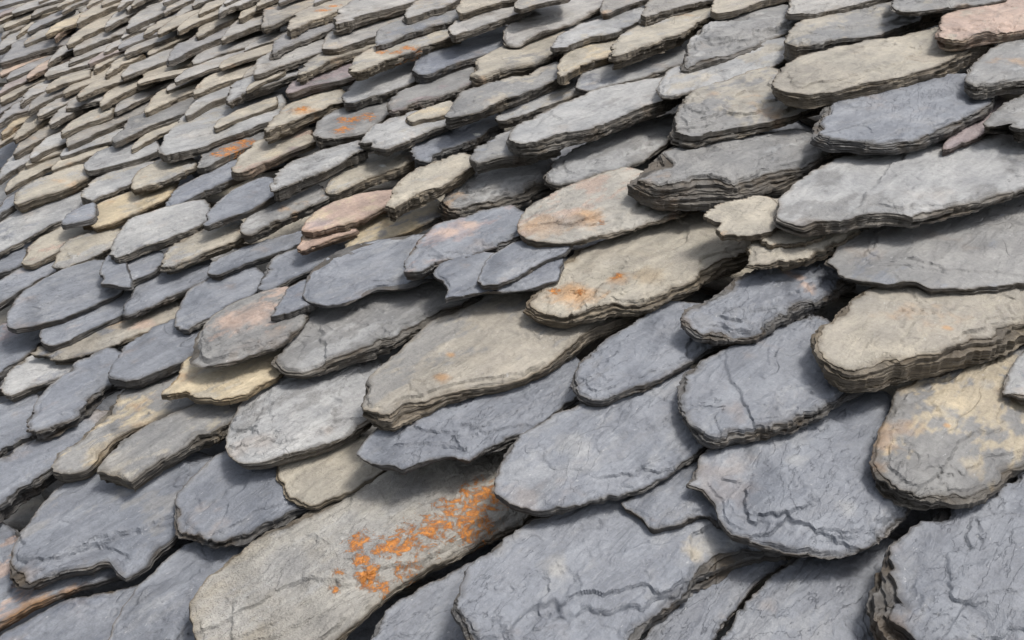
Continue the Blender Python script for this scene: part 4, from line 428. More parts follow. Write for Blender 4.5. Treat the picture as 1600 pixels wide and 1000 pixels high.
["TY",1.0,8.0,31,862,143,[-1015,839,-1019,853,-1022,868,-1024,884,-1024,905,-1023,927,-1019,944,-1003,935,-985,921,-971,907,-971,893,-974,879,-977,865,-983,854,-986,841,-989,829,-997,829,-1006,833],[],[],"thin tan sliver of slate at the upper middle"],
["TW",1,6.6,11,738,162,[-1316,682,-1312,679,-1308,678,-1305,677,-1304,678,-1304,680,-1304,683,-1307,695,-1311,710,-1315,724,-1316,735,-1317,746,-1318,756,-1319,764,-1320,772,-1321,780,-1323,792,-1326,806,-1330,818,-1342,829,-1356,839,-1369,846,-1371,840,-1371,831,-1371,821,-1369,807,-1367,793,-1365,779,-1363,770,-1362,761,-1360,753,-1358,747,-1355,741,-1352,734,-1349,726,-1346,717,-1343,708,-1334,699,-1324,690],[],[],"small tan slate, tip twenty-one percent across and twenty percent down the photo"],
["BG",1,10.6,12,539,192,[-1716,488,-1714,487,-1714,488,-1713,488,-1712,489,-1712,491,-1713,493,-1722,504,-1733,516,-1742,528,-1746,536,-1748,542,-1749,549,-1751,556,-1753,563,-1756,570,-1763,581,-1770,593,-1778,603,-1797,614,-1820,625,-1839,633,-1842,629,-1842,622,-1841,615,-1835,602,-1828,589,-1822,577,-1820,571,-1818,566,-1815,561,-1809,554,-1801,548,-1792,541,-1782,531,-1771,521,-1760,512,-1744,503,-1729,495],[],[],"thick bluish slate cut by the left border, its edge twenty percent down the photo"],
["LW",1,10.2,11,594,185,[-1627,544,-1622,542,-1617,540,-1613,539,-1613,541,-1614,544,-1615,547,-1620,556,-1627,566,-1633,576,-1638,584,-1642,591,-1646,599,-1650,609,-1653,619,-1657,629,-1663,641,-1670,654,-1678,665,-1698,677,-1720,689,-1739,698,-1741,693,-1741,686,-1740,677,-1736,666,-1730,654,-1725,642,-1721,633,-1717,625,-1712,617,-1707,610,-1701,602,-1694,595,-1684,586,-1674,578,-1663,569,-1650,560,-1638,551],[],[],"thick pale grey slate, tip five percent across and twenty percent down the photo"],
["LT",1.0,16.5,6,1020,147,[-922,940,-930,956,-939,975,-948,996,-952,1020,-955,1045,-958,1073,-959,1112,-958,1154,-956,1194,-948,1218,-939,1238,-927,1251,-903,1230,-878,1203,-859,1178,-862,1160,-868,1142,-873,1122,-875,1094,-875,1066,-876,1039,-876,1017,-877,996,-876,974,-878,956,-881,938,-884,923,-888,919,-892,916,-897,916,-905,922,-914,930],[],[],"pale slate with ragged lower edge at the upper centre"],
["GT",1.0,21.8,39,943,143,[-929,839,-939,854,-952,873,-964,892,-974,909,-984,926,-993,944,-995,964,-996,985,-996,1007,-991,1033,-986,1060,-981,1087,-981,1117,-983,1148,-980,1172,-957,1160,-931,1142,-911,1125,-909,1109,-911,1090,-911,1069,-909,1045,-907,1020,-905,996,-904,975,-905,955,-906,936,-908,919,-908,899,-907,880,-908,864,-910,850,-913,839,-918,837,-923,837],[],[],"grey and tan slate in coarse layers left of the pale ragged slate"],
["LW",1,10.4,15,605,189,[-1679,548,-1671,545,-1664,542,-1658,540,-1658,543,-1660,547,-1662,551,-1666,559,-1670,567,-1676,577,-1687,592,-1695,607,-1702,622,-1705,631,-1707,639,-1711,648,-1718,662,-1726,676,-1735,690,-1757,703,-1783,717,-1804,726,-1807,720,-1805,711,-1804,701,-1797,687,-1790,672,-1783,658,-1778,648,-1774,639,-1770,631,-1764,622,-1757,614,-1750,606,-1740,596,-1730,586,-1719,576,-1705,566,-1691,556],[],[],"thick pale grey slate, tip four percent across and nineteen percent down the photo"],
["LW",1,10.5,11,762,172,[-1410,687,-1403,683,-1397,680,-1391,678,-1391,681,-1392,685,-1394,692,-1402,708,-1413,728,-1421,746,-1424,756,-1425,765,-1427,774,-1430,788,-1435,803,-1440,819,-1447,838,-1455,857,-1464,875,-1487,894,-1514,912,-1537,926,-1540,918,-1538,905,-1537,892,-1532,875,-1527,856,-1521,838,-1513,820,-1504,803,-1496,787,-1490,776,-1484,767,-1477,758,-1467,746,-1457,734,-1446,723,-1433,710,-1421,698],[],[],"thick pale grey slate, tip eighteen percent across and nineteen percent down the photo"],
["GP",1.0,21.3,13,939,154,[-1109,880,-1118,896,-1130,914,-1140,934,-1144,956,-1146,980,-1149,1004,-1153,1028,-1156,1053,-1158,1077,-1156,1098,-1154,1119,-1148,1134,-1122,1117,-1095,1094,-1074,1073,-1070,1054,-1069,1034,-1067,1013,-1066,997,-1065,980,-1064,963,-1066,944,-1068,926,-1066,905,-1065,889,-1064,874,-1065,862,-1069,861,-1075,862,-1081,864,-1090,868,-1099,873],[],[],"grey and mauve slate with a thick layered side at the upper middle"],
["BG",1,8.0,0,563,201,[-1801,523,-1799,522,-1798,522,-1798,522,-1799,524,-1800,526,-1802,529,-1806,534,-1812,540,-1817,546,-1825,554,-1831,562,-1837,569,-1842,577,-1846,584,-1852,592,-1859,601,-1865,610,-1873,618,-1889,627,-1907,635,-1922,641,-1922,637,-1919,631,-1916,625,-1911,617,-1904,608,-1898,600,-1892,593,-1886,585,-1880,579,-1874,574,-1869,569,-1863,564,-1855,557,-1847,550,-1837,542,-1825,535,-1812,528],[],[],"small bluish slate cut by the left border, its edge eighteen percent down the photo"],
["TW",1,10.9,5,743,180,[-1507,661,-1502,658,-1498,657,-1495,657,-1495,660,-1495,664,-1496,669,-1501,681,-1507,695,-1513,711,-1521,729,-1526,748,-1532,765,-1535,778,-1539,790,-1543,803,-1551,822,-1559,842,-1569,862,-1593,880,-1622,899,-1647,913,-1650,904,-1649,891,-1647,876,-1642,857,-1635,836,-1629,817,-1620,800,-1612,784,-1604,769,-1602,762,-1601,757,-1598,750,-1586,734,-1572,717,-1558,700,-1540,686,-1522,672],[],[],"thick tan slate, tip fourteen percent across and eighteen percent down the photo"],
["LW",1,7.5,0,725,186,[-1575,641,-1570,638,-1566,638,-1563,638,-1564,642,-1566,647,-1568,653,-1573,664,-1579,676,-1586,690,-1597,714,-1608,739,-1617,763,-1621,775,-1624,784,-1628,795,-1636,814,-1644,835,-1655,854,-1677,870,-1702,885,-1723,895,-1722,884,-1717,869,-1711,852,-1703,830,-1693,807,-1684,786,-1678,769,-1671,754,-1665,739,-1659,728,-1652,717,-1645,706,-1637,695,-1629,684,-1620,673,-1605,661,-1589,650],[],[],"small pale grey slate, tip eleven percent across and eighteen percent down the photo"],
["GW",1,8.6,22,595,191,[-1687,538,-1685,537,-1684,537,-1684,538,-1683,539,-1683,540,-1684,543,-1693,555,-1704,570,-1714,585,-1720,594,-1726,603,-1731,612,-1734,620,-1736,627,-1739,635,-1747,647,-1755,660,-1764,672,-1783,684,-1805,694,-1823,702,-1824,696,-1821,688,-1818,678,-1811,666,-1803,653,-1796,641,-1788,629,-1781,617,-1774,607,-1770,602,-1767,598,-1763,593,-1754,584,-1745,575,-1735,565,-1719,555,-1701,546],[],[],"small grey slate, tip three percent across and eighteen percent down the photo"],
["LW",1,8.4,15,631,186,[-1658,592,-1656,590,-1655,590,-1653,590,-1652,591,-1651,593,-1650,595,-1648,600,-1647,607,-1647,614,-1648,622,-1647,630,-1646,638,-1643,644,-1639,650,-1637,657,-1636,666,-1636,675,-1636,683,-1647,691,-1661,698,-1673,704,-1678,701,-1683,696,-1688,690,-1691,682,-1693,672,-1695,663,-1696,656,-1698,650,-1699,645,-1700,642,-1701,640,-1701,637,-1699,629,-1695,621,-1690,613,-1680,605,-1668,598],[],[],"small pale grey slate, tip six percent across and seventeen percent down the photo"],
["TW",1,10.4,13,716,188,[-1611,637,-1601,632,-1592,627,-1585,625,-1585,628,-1587,633,-1590,640,-1600,657,-1613,677,-1623,695,-1628,708,-1632,718,-1637,730,-1643,745,-1650,761,-1658,778,-1668,798,-1678,818,-1690,838,-1717,856,-1748,875,-1775,888,-1776,879,-1772,864,-1767,849,-1758,831,-1748,812,-1738,793,-1730,773,-1722,754,-1714,737,-1706,728,-1697,722,-1688,714,-1679,701,-1671,688,-1661,675,-1644,662,-1627,649],[],[],"thick tan slate, tip ten percent across and seventeen percent down the photo"],
["LB",1.0,15.4,12,925,160,[-1220,878,-1232,895,-1244,913,-1255,933,-1261,956,-1265,980,-1270,1006,-1275,1037,-1280,1069,-1281,1097,-1267,1101,-1250,1101,-1233,1097,-1210,1075,-1187,1049,-1167,1024,-1163,1004,-1161,985,-1159,966,-1159,948,-1159,930,-1159,913,-1161,897,-1160,879,-1158,862,-1161,854,-1166,848,-1173,845,-1188,854,-1204,865],[],[],"pale slate directly under the tan slate with orange lichen"],
["LW",1,10.4,13,607,199,[-1776,560,-1772,558,-1770,557,-1768,557,-1767,558,-1767,559,-1767,561,-1776,571,-1787,582,-1796,593,-1801,603,-1803,611,-1805,619,-1808,625,-1811,631,-1815,638,-1822,648,-1829,659,-1838,670,-1857,681,-1880,692,-1899,701,-1902,697,-1902,691,-1901,684,-1894,672,-1886,659,-1879,648,-1874,640,-1870,634,-1865,627,-1862,621,-1858,616,-1853,610,-1842,601,-1830,592,-1818,584,-1803,575,-1788,566],[],[],"small pale grey slate, tip two percent across and seventeen percent down the photo"],
["TK",1.0,23.4,61,1222,141,[-547,1111,-552,1126,-558,1143,-564,1163,-567,1188,-569,1215,-570,1243,-567,1272,-562,1302,-555,1333,-543,1366,-530,1401,-515,1436,-500,1477,-484,1519,-465,1554,-436,1557,-407,1555,-382,1551,-369,1533,-360,1514,-354,1496,-357,1474,-363,1449,-367,1420,-370,1387,-373,1353,-377,1321,-384,1297,-391,1276,-398,1254,-405,1232,-411,1209,-418,1188,-427,1170,-437,1152,-445,1133,-453,1116,-461,1099,-469,1083,-478,1076,-488,1071,-498,1069,-508,1072,-518,1077,-528,1083,-535,1092,-541,1101],[],[[-0.4419,1.0602,0.0242,"m"],[-0.4064,1.0968,0.0202,"m"]],"long tan weathered slate with a mossy brown edge at the upper right"],
["TW",1,9.4,0,641,209,[-1882,564,-1867,558,-1852,553,-1840,549,-1840,553,-1844,560,-1849,568,-1861,585,-1875,604,-1888,623,-1897,637,-1905,650,-1913,664,-1919,679,-1925,695,-1932,712,-1944,733,-1956,754,-1970,774,-1999,791,-2032,807,-2060,818,-2058,807,-2051,791,-2043,773,-2028,747,-2012,720,-1998,695,-1991,682,-1986,672,-1981,662,-1971,647,-1961,633,-1950,620,-1937,610,-1924,601,-1911,592,-1901,583,-1891,573],[],[],"small tan slate cut by the left border, its edge sixteen percent down the photo"],
["LG",1.0,18.4,22,813,169,[-1377,752,-1398,768,-1422,787,-1444,807,-1453,829,-1458,852,-1463,875,-1469,904,-1475,933,-1476,958,-1449,955,-1418,946,-1394,937,-1391,926,-1391,914,-1390,899,-1386,879,-1381,859,-1376,838,-1375,818,-1372,797,-1363,775,-1360,763,-1359,753,-1360,746,-1365,746,-1370,748],[],[],"pale slate left of the mauve brown slate"],
["TW",1,8.5,24,684,189,[-1664,624,-1655,619,-1646,616,-1639,614,-1638,616,-1639,619,-1640,623,-1645,635,-1652,650,-1658,664,-1663,678,-1667,691,-1671,703,-1673,713,-1675,722,-1677,733,-1682,747,-1688,763,-1695,778,-1714,791,-1736,803,-1755,812,-1757,804,-1756,793,-1755,782,-1753,771,-1751,759,-1749,746,-1744,732,-1738,716,-1733,703,-1727,693,-1722,685,-1716,676,-1707,667,-1698,657,-1689,648,-1680,640,-1672,631],[],[],"small tan slate, tip eight percent across and sixteen percent down the photo"],
["LT",1.0,12.2,37,1183,147,[-708,1070,-718,1094,-730,1123,-741,1152,-743,1177,-743,1201,-743,1228,-742,1264,-741,1305,-740,1346,-738,1387,-736,1429,-730,1466,-712,1475,-690,1479,-671,1475,-653,1438,-636,1394,-623,1353,-622,1319,-623,1286,-624,1255,-624,1229,-623,1205,-624,1183,-631,1162,-638,1142,-645,1122,-651,1100,-656,1077,-661,1058,-668,1051,-676,1047,-684,1046,-692,1052,-699,1059],[],[],"long thin pale slate with a square cut tip at the upper right"],
["TW",1,9.9,14,813,179,[-1487,752,-1479,747,-1471,743,-1464,740,-1463,741,-1462,743,-1462,746,-1465,758,-1468,772,-1473,786,-1477,800,-1480,814,-1483,827,-1482,839,-1481,851,-1481,864,-1485,880,-1489,897,-1495,913,-1513,929,-1536,945,-1555,957,-1560,951,-1562,940,-1564,929,-1563,913,-1561,897,-1560,881,-1557,868,-1554,855,-1551,842,-1548,830,-1544,819,-1539,808,-1530,798,-1521,788,-1512,779,-1503,769,-1495,760],[],[],"thick tan slate, tip nineteen percent across and fifteen percent down the photo"],
["GL",1.0,22.1,53,1311,145,[-334,1250,-339,1269,-344,1291,-349,1315,-352,1340,-354,1365,-356,1392,-356,1419,-355,1447,-354,1478,-350,1524,-345,1575,-336,1621,-314,1643,-290,1660,-266,1657,-240,1563,-217,1462,-204,1382,-221,1350,-244,1326,-265,1302,-274,1287,-280,1272,-286,1256,-291,1244,-297,1234,-302,1226,-308,1225,-314,1226,-320,1228,-325,1234,-329,1241],[],[],"rugged grey slate at the right border level with the long tan slate"],
["LB",1.0,17.1,7,1158,154,[-874,1084,-885,1100,-896,1120,-907,1141,-913,1161,-918,1182,-921,1205,-920,1231,-917,1259,-913,1289,-903,1329,-892,1373,-878,1406,-850,1385,-821,1355,-799,1327,-796,1305,-797,1282,-797,1258,-799,1235,-801,1212,-804,1189,-810,1167,-817,1146,-823,1124,-826,1104,-830,1084,-834,1069,-840,1066,-848,1066,-855,1067,-862,1072,-868,1077],[],[],"pale oval slate with a dark pitted tip near the top"],
["PG",1.0,15.8,20,879,166,[-1307,825,-1320,838,-1335,854,-1350,872,-1357,897,-1362,923,-1366,950,-1368,975,-1370,1000,-1367,1019,-1337,1012,-1305,999,-1279,988,-1276,976,-1275,963,-1275,948,-1278,931,-1281,913,-1284,896,-1288,879,-1288,860,-1284,841,-1285,831,-1287,824,-1290,819,-1295,819,-1301,821],[],[],"mauve brown slate below the narrow layered slate"],
["TW",1,8.8,19,680,195,[-1725,624,-1717,620,-1710,617,-1704,615,-1702,616,-1702,617,-1703,619,-1708,630,-1715,644,-1722,658,-1728,669,-1732,679,-1737,690,-1741,702,-1745,715,-1750,727,-1757,742,-1763,756,-1771,770,-1791,783,-1814,795,-1833,804,-1835,797,-1833,787,-1831,776,-1826,762,-1819,746,-1813,731,-1809,721,-1805,711,-1800,702,-1794,694,-1788,685,-1782,677,-1773,667,-1764,658,-1754,649,-1744,640,-1734,631],[],[],"small tan slate, tip six percent across and fifteen percent down the photo"],
["PL",1,6.2,11,607,208,[-1884,565,-1879,563,-1874,561,-1869,560,-1869,561,-1870,563,-1872,566,-1879,576,-1888,588,-1895,598,-1899,605,-1903,611,-1907,618,-1911,625,-1915,633,-1919,641,-1925,651,-1930,661,-1937,670,-1951,678,-1966,685,-1979,689,-1978,684,-1975,677,-1972,669,-1966,660,-1960,650,-1955,641,-1950,633,-1945,626,-1941,619,-1937,613,-1934,607,-1930,601,-1922,594,-1914,588,-1906,581,-1898,576,-1891,570],[],[],"slim mauve slate cut by the left border, its edge fifteen percent down the photo"],
["LW",1,6.6,3,802,187,[-1580,752,-1573,748,-1566,744,-1559,742,-1559,744,-1560,748,-1561,753,-1563,761,-1566,771,-1569,781,-1574,796,-1578,811,-1582,824,-1582,832,-1581,839,-1581,846,-1584,859,-1587,872,-1591,884,-1604,895,-1619,905,-1633,912,-1634,905,-1634,896,-1634,886,-1631,872,-1628,857,-1625,843,-1623,833,-1621,824,-1620,816,-1618,808,-1616,800,-1613,793,-1608,787,-1604,780,-1598,774,-1592,766,-1586,758],[],[],"small pale grey slate, tip sixteen percent across and fourteen percent down the photo"],
["TW",1,5.2,25,833,171,[-1371,792,-1367,789,-1363,786,-1360,785,-1360,786,-1360,787,-1361,790,-1365,801,-1371,813,-1376,825,-1379,832,-1382,839,-1384,846,-1385,853,-1386,859,-1388,866,-1391,876,-1394,886,-1399,895,-1408,904,-1420,912,-1429,917,-1430,913,-1428,906,-1427,898,-1424,890,-1421,881,-1418,872,-1415,862,-1412,852,-1409,843,-1407,840,-1406,837,-1404,834,-1399,827,-1394,819,-1389,811,-1383,804,-1377,797],[],[],"slim tan slate, tip twenty-four percent across and fourteen percent down the photo"],
["TW",1,7.8,29,644,195,[-1752,607,-1747,604,-1742,602,-1738,601,-1737,602,-1738,604,-1738,607,-1741,614,-1745,623,-1749,631,-1751,638,-1751,645,-1752,652,-1753,658,-1753,665,-1754,672,-1757,681,-1760,690,-1764,699,-1776,707,-1791,715,-1804,721,-1807,717,-1809,711,-1810,705,-1809,697,-1807,689,-1806,681,-1805,673,-1805,666,-1804,659,-1800,653,-1796,648,-1791,642,-1786,636,-1780,630,-1774,624,-1766,618,-1759,612],[],[],"small tan slate, tip four percent across and fourteen percent down the photo"],
["TW",1,11.6,10,820,193,[-1621,719,-1615,717,-1612,717,-1609,718,-1609,721,-1609,725,-1611,732,-1618,748,-1627,767,-1637,788,-1645,811,-1652,834,-1657,856,-1660,870,-1661,881,-1663,895,-1672,918,-1681,943,-1693,967,-1722,990,-1757,1013,-1787,1030,-1790,1019,-1789,1002,-1787,984,-1781,960,-1775,935,-1768,911,-1759,890,-1749,869,-1740,849,-1731,832,-1722,815,-1713,799,-1703,788,-1694,778,-1682,766,-1661,750,-1639,733],[],[],"thick tan slate, tip thirteen percent across and fourteen percent down the photo"],
["TG",1.0,26.6,17,1109,161,[-1052,1027,-1066,1046,-1082,1069,-1099,1094,-1109,1122,-1117,1152,-1125,1183,-1125,1213,-1124,1243,-1122,1272,-1120,1302,-1117,1332,-1110,1355,-1081,1341,-1050,1321,-1026,1303,-1024,1286,-1024,1267,-1022,1244,-1017,1213,-1010,1179,-1005,1148,-1008,1128,-1012,1109,-1016,1091,-1016,1068,-1013,1043,-1011,1021,-1015,1014,-1021,1010,-1029,1009,-1036,1014,-1044,1019],[],[[-1.0065,1.0751,0.0087,"w"]],"tan slate with a white lichen spot and thick layers"],
["TW",1,5.1,24,756,186,[-1607,715,-1604,713,-1601,712,-1598,711,-1597,712,-1596,713,-1596,715,-1597,723,-1598,734,-1599,744,-1598,752,-1596,760,-1595,768,-1593,774,-1593,781,-1592,788,-1591,797,-1591,806,-1591,815,-1599,821,-1608,827,-1616,831,-1619,826,-1621,819,-1623,812,-1625,805,-1627,797,-1629,790,-1628,782,-1627,775,-1627,768,-1626,762,-1626,757,-1625,751,-1625,744,-1625,737,-1624,730,-1619,724,-1613,719],[],[],"slim tan slate, tip thirteen percent across and thirteen percent down the photo"],
["LW",1,7.4,21,824,185,[-1548,756,-1541,752,-1535,750,-1529,748,-1528,749,-1528,751,-1529,755,-1533,769,-1538,785,-1544,802,-1548,817,-1551,831,-1553,845,-1554,858,-1554,870,-1555,883,-1558,899,-1562,917,-1567,933,-1584,947,-1604,961,-1621,970,-1624,961,-1623,949,-1623,936,-1621,919,-1618,901,-1615,883,-1611,869,-1607,855,-1603,841,-1600,829,-1597,818,-1593,808,-1588,800,-1582,793,-1576,786,-1566,775,-1557,765],[],[],"small pale grey slate, tip seventeen percent across and thirteen percent down the photo"],
["LW",1,7.2,3,727,208,[-1850,672,-1842,668,-1833,664,-1826,661,-1826,664,-1828,668,-1830,674,-1838,687,-1847,702,-1854,716,-1856,725,-1858,734,-1860,742,-1863,752,-1867,761,-1870,771,-1876,784,-1881,798,-1888,810,-1905,821,-1924,831,-1940,838,-1941,831,-1939,822,-1937,811,-1932,798,-1927,785,-1922,772,-1919,764,-1916,756,-1913,748,-1909,739,-1905,730,-1900,721,-1891,711,-1882,702,-1873,693,-1865,685,-1858,678],[],[],"small pale grey slate, tip six percent across and thirteen percent down the photo"],
["TY",1.0,15.0,27,1135,155,[-913,1083,-931,1111,-951,1145,-969,1178,-976,1203,-979,1226,-982,1250,-984,1284,-985,1320,-980,1346,-948,1322,-913,1290,-886,1262,-886,1244,-889,1226,-892,1207,-894,1184,-895,1160,-894,1137,-889,1114,-882,1090,-876,1070,-878,1063,-881,1059,-885,1058,-894,1064,-903,1072],[],[],"short tan slate with a blunt grey tip near the top"],
["BG",1,7.6,2,681,218,[-1973,619,-1967,617,-1962,615,-1958,615,-1957,617,-1958,620,-1960,624,-1965,635,-1972,648,-1980,661,-1987,676,-1993,690,-1998,703,-2000,713,-2002,722,-2004,732,-2010,746,-2016,760,-2023,774,-2042,785,-2063,795,-2081,802,-2082,795,-2079,784,-2077,772,-2070,755,-2062,737,-2055,721,-2052,711,-2050,703,-2047,695,-2043,689,-2039,683,-2034,677,-2027,666,-2019,654,-2011,644,-1998,634,-1984,626],[],[],"small bluish slate, tip one percent across and thirteen percent down the photo"],
["RT",1,8.5,10,687,213,[-1918,640,-1910,636,-1903,633,-1897,632,-1897,633,-1898,635,-1900,639,-1907,649,-1917,662,-1925,673,-1929,682,-1932,689,-1935,697,-1940,706,-1944,715,-1949,725,-1955,737,-1962,749,-1970,761,-1988,771,-2009,782,-2027,789,-2028,784,-2026,776,-2024,767,-2020,757,-2016,746,-2011,735,-2004,724,-1997,713,-1991,703,-1985,696,-1978,690,-1972,684,-1963,676,-1955,669,-1946,661,-1936,654,-1927,646],[],[],"small pinkish tan slate, tip three percent across and thirteen percent down the photo"],
["Bb",1.0,18.5,9,1103,170,[-1172,999,-1188,1020,-1206,1045,-1224,1072,-1229,1095,-1232,1118,-1237,1143,-1246,1175,-1256,1209,-1265,1244,-1269,1279,-1272,1315,-1270,1344,-1246,1342,-1220,1334,-1197,1324,-1178,1299,-1160,1270,-1144,1241,-1141,1214,-1139,1186,-1137,1158,-1135,1134,-1135,1110,-1134,1087,-1133,1063,-1129,1037,-1124,1012,-1127,1001,-1132,993,-1138,988,-1149,989,-1160,993],[],[],"plain dark blue slate left of the tan slate with a white lichen spot"],
["TG",1.0,18.8,27,953,173,[-1326,869,-1340,884,-1358,904,-1376,926,-1389,952,-1402,981,-1415,1010,-1421,1041,-1427,1073,-1430,1103,-1427,1119,-1424,1133,-1418,1143,-1393,1130,-1367,1113,-1347,1096,-1346,1076,-1347,1053,-1346,1028,-1342,1003,-1336,977,-1330,953,-1324,927,-1313,899,-1303,875,-1304,867,-1306,863,-1310,861,-1315,862,-1319,864],[],[],"narrow layered slate left of the tan slate with orange lichen"],
["LW",1,7.8,22,788,194,[-1676,721,-1667,716,-1658,713,-1651,710,-1650,711,-1651,713,-1652,718,-1658,734,-1667,753,-1674,771,-1679,786,-1683,801,-1687,815,-1690,825,-1693,834,-1697,845,-1703,861,-1709,879,-1717,895,-1736,909,-1759,923,-1778,933,-1779,924,-1777,912,-1775,898,-1771,882,-1766,864,-1762,848,-1756,834,-1750,821,-1744,808,-1738,794,-1732,781,-1725,770,-1720,763,-1714,757,-1708,751,-1697,741,-1686,730],[],[],"small pale grey slate, tip twelve percent across and twelve percent down the photo"],
["GW",1,7.4,9,902,183,[-1472,853,-1467,848,-1462,845,-1457,843,-1457,844,-1457,846,-1457,849,-1460,860,-1464,873,-1467,885,-1469,895,-1471,905,-1472,914,-1474,922,-1475,930,-1477,939,-1481,951,-1484,963,-1488,975,-1501,986,-1517,998,-1530,1006,-1532,1001,-1533,993,-1534,985,-1534,977,-1534,969,-1533,960,-1530,948,-1527,936,-1524,925,-1521,919,-1518,913,-1515,906,-1510,897,-1504,887,-1498,878,-1489,869,-1480,860],[],[],"small grey slate, tip twenty-four percent across and twelve percent down the photo"],
["LW",1,8.3,12,721,208,[-1867,655,-1862,653,-1857,652,-1853,652,-1852,654,-1852,658,-1852,663,-1854,673,-1857,685,-1859,698,-1864,714,-1866,731,-1868,747,-1867,756,-1866,763,-1865,772,-1867,787,-1869,802,-1874,817,-1890,828,-1910,839,-1928,847,-1932,839,-1934,828,-1936,817,-1936,804,-1936,790,-1936,776,-1936,761,-1935,746,-1933,733,-1928,724,-1922,716,-1917,708,-1912,699,-1908,690,-1903,681,-1891,671,-1878,662],[],[],"small pale grey slate, tip four percent across and twelve percent down the photo"],
["TW",1,9.9,23,757,198,[-1718,709,-1713,706,-1709,705,-1706,704,-1705,705,-1705,706,-1707,710,-1714,720,-1724,733,-1732,745,-1737,752,-1743,759,-1748,766,-1750,774,-1752,781,-1754,790,-1761,801,-1769,813,-1778,825,-1797,838,-1819,851,-1838,861,-1841,857,-1841,850,-1840,843,-1836,833,-1830,821,-1824,810,-1819,801,-1813,793,-1808,784,-1801,776,-1794,767,-1786,759,-1773,749,-1760,739,-1747,730,-1736,722,-1727,715],[],[],"small tan slate, tip ten percent across and twelve percent down the photo"],
["LG",1.0,14.3,28,907,177,[-1404,830,-1429,849,-1459,873,-1488,899,-1504,927,-1517,957,-1527,987,-1529,1019,-1528,1052,-1522,1078,-1489,1068,-1452,1051,-1424,1036,-1420,1024,-1421,1011,-1420,996,-1416,973,-1411,948,-1406,924,-1404,902,-1399,879,-1392,857,-1391,846,-1393,838,-1395,832,-1397,829,-1399,827],[],[],"light slate below the dark wedge shaped slate"],
["RT",1,6.6,0,691,223,[-2025,628,-2015,624,-2005,621,-1997,618,-1997,622,-2000,626,-2004,632,-2011,643,-2020,655,-2029,668,-2038,685,-2046,702,-2054,718,-2057,728,-2060,736,-2064,746,-2072,761,-2079,777,-2088,791,-2108,802,-2129,812,-2147,819,-2146,810,-2140,798,-2135,785,-2130,773,-2125,761,-2119,748,-2109,730,-2099,712,-2089,696,-2084,689,-2079,683,-2074,677,-2067,668,-2059,659,-2052,650,-2043,642,-2034,635],[],[],"slim pinkish tan slate cut by the left border, its edge twelve percent down the photo"],
["TL",1.0,20.2,43,998,165,[-1213,897,-1226,913,-1243,933,-1259,954,-1270,980,-1282,1008,-1291,1036,-1294,1064,-1296,1092,-1296,1121,-1298,1157,-1299,1194,-1297,1225,-1269,1218,-1239,1203,-1215,1190,-1214,1176,-1215,1160,-1215,1141,-1212,1116,-1208,1090,-1204,1063,-1200,1038,-1196,1013,-1192,989,-1190,967,-1185,943,-1180,920,-1180,906,-1182,895,-1187,887,-1195,888,-1203,892],[[-1.2414,0.9991,0.015],[-1.2221,1.0511,0.0176],[-1.218,1.0161,0.015]],[],"tan slate with orange lichen near the top middle"],
["TW",1,9.2,15,776,205,[-1782,716,-1778,714,-1776,714,-1774,714,-1774,715,-1774,716,-1775,720,-1784,733,-1796,749,-1805,763,-1808,771,-1811,778,-1813,786,-1818,796,-1824,807,-1830,819,-1838,833,-1845,847,-1855,860,-1875,874,-1899,887,-1919,897,-1921,891,-1919,882,-1917,873,-1910,858,-1903,841,-1896,827,-1892,820,-1889,813,-1884,807,-1876,798,-1866,788,-1857,778,-1849,768,-1841,759,-1832,749,-1815,737,-1797,725],[],[],"small tan slate, tip nine percent across and twelve percent down the photo"],
["TW",1,6.6,17,902,187,[-1539,848,-1532,844,-1525,840,-1519,838,-1518,839,-1518,841,-1519,845,-1521,854,-1524,866,-1528,878,-1531,892,-1532,906,-1532,919,-1534,929,-1535,939,-1537,950,-1539,964,-1542,978,-1546,991,-1559,1003,-1575,1014,-1588,1022,-1591,1015,-1591,1006,-1591,995,-1589,979,-1586,961,-1583,946,-1583,938,-1583,932,-1583,926,-1581,918,-1579,909,-1576,901,-1571,891,-1566,881,-1560,872,-1553,863,-1546,855],[],[],"small tan slate, tip twenty-one percent across and eleven percent down the photo"],
["GL",1.0,19.4,40,1293,158,[-723,1159,-736,1184,-752,1215,-767,1247,-781,1278,-795,1310,-807,1343,-813,1375,-818,1408,-821,1443,-823,1490,-823,1540,-822,1588,-812,1625,-801,1659,-787,1680,-753,1641,-719,1593,-693,1551,-688,1524,-687,1496,-685,1467,-684,1438,-684,1409,-683,1379,-681,1345,-679,1312,-679,1282,-681,1259,-684,1236,-686,1211,-688,1187,-691,1165,-694,1147,-700,1144,-706,1144,-712,1145,-716,1148,-719,1152],[],[],"grey pointed slate near the top, above the long thin pale slate"],
["LW",1,12.9,7,937,198,[-1631,845,-1621,838,-1611,832,-1603,828,-1602,832,-1602,838,-1604,846,-1609,861,-1615,880,-1622,899,-1628,921,-1633,941,-1637,962,-1638,976,-1640,990,-1642,1006,-1649,1029,-1657,1053,-1667,1077,-1697,1103,-1732,1128,-1763,1148,-1769,1139,-1771,1124,-1772,1107,-1768,1084,-1763,1058,-1758,1036,-1756,1022,-1755,1009,-1753,996,-1743,977,-1732,958,-1720,939,-1707,920,-1693,903,-1679,886,-1662,871,-1646,857],[],[],"thick pale grey slate, tip nineteen percent across and eleven percent down the photo"],
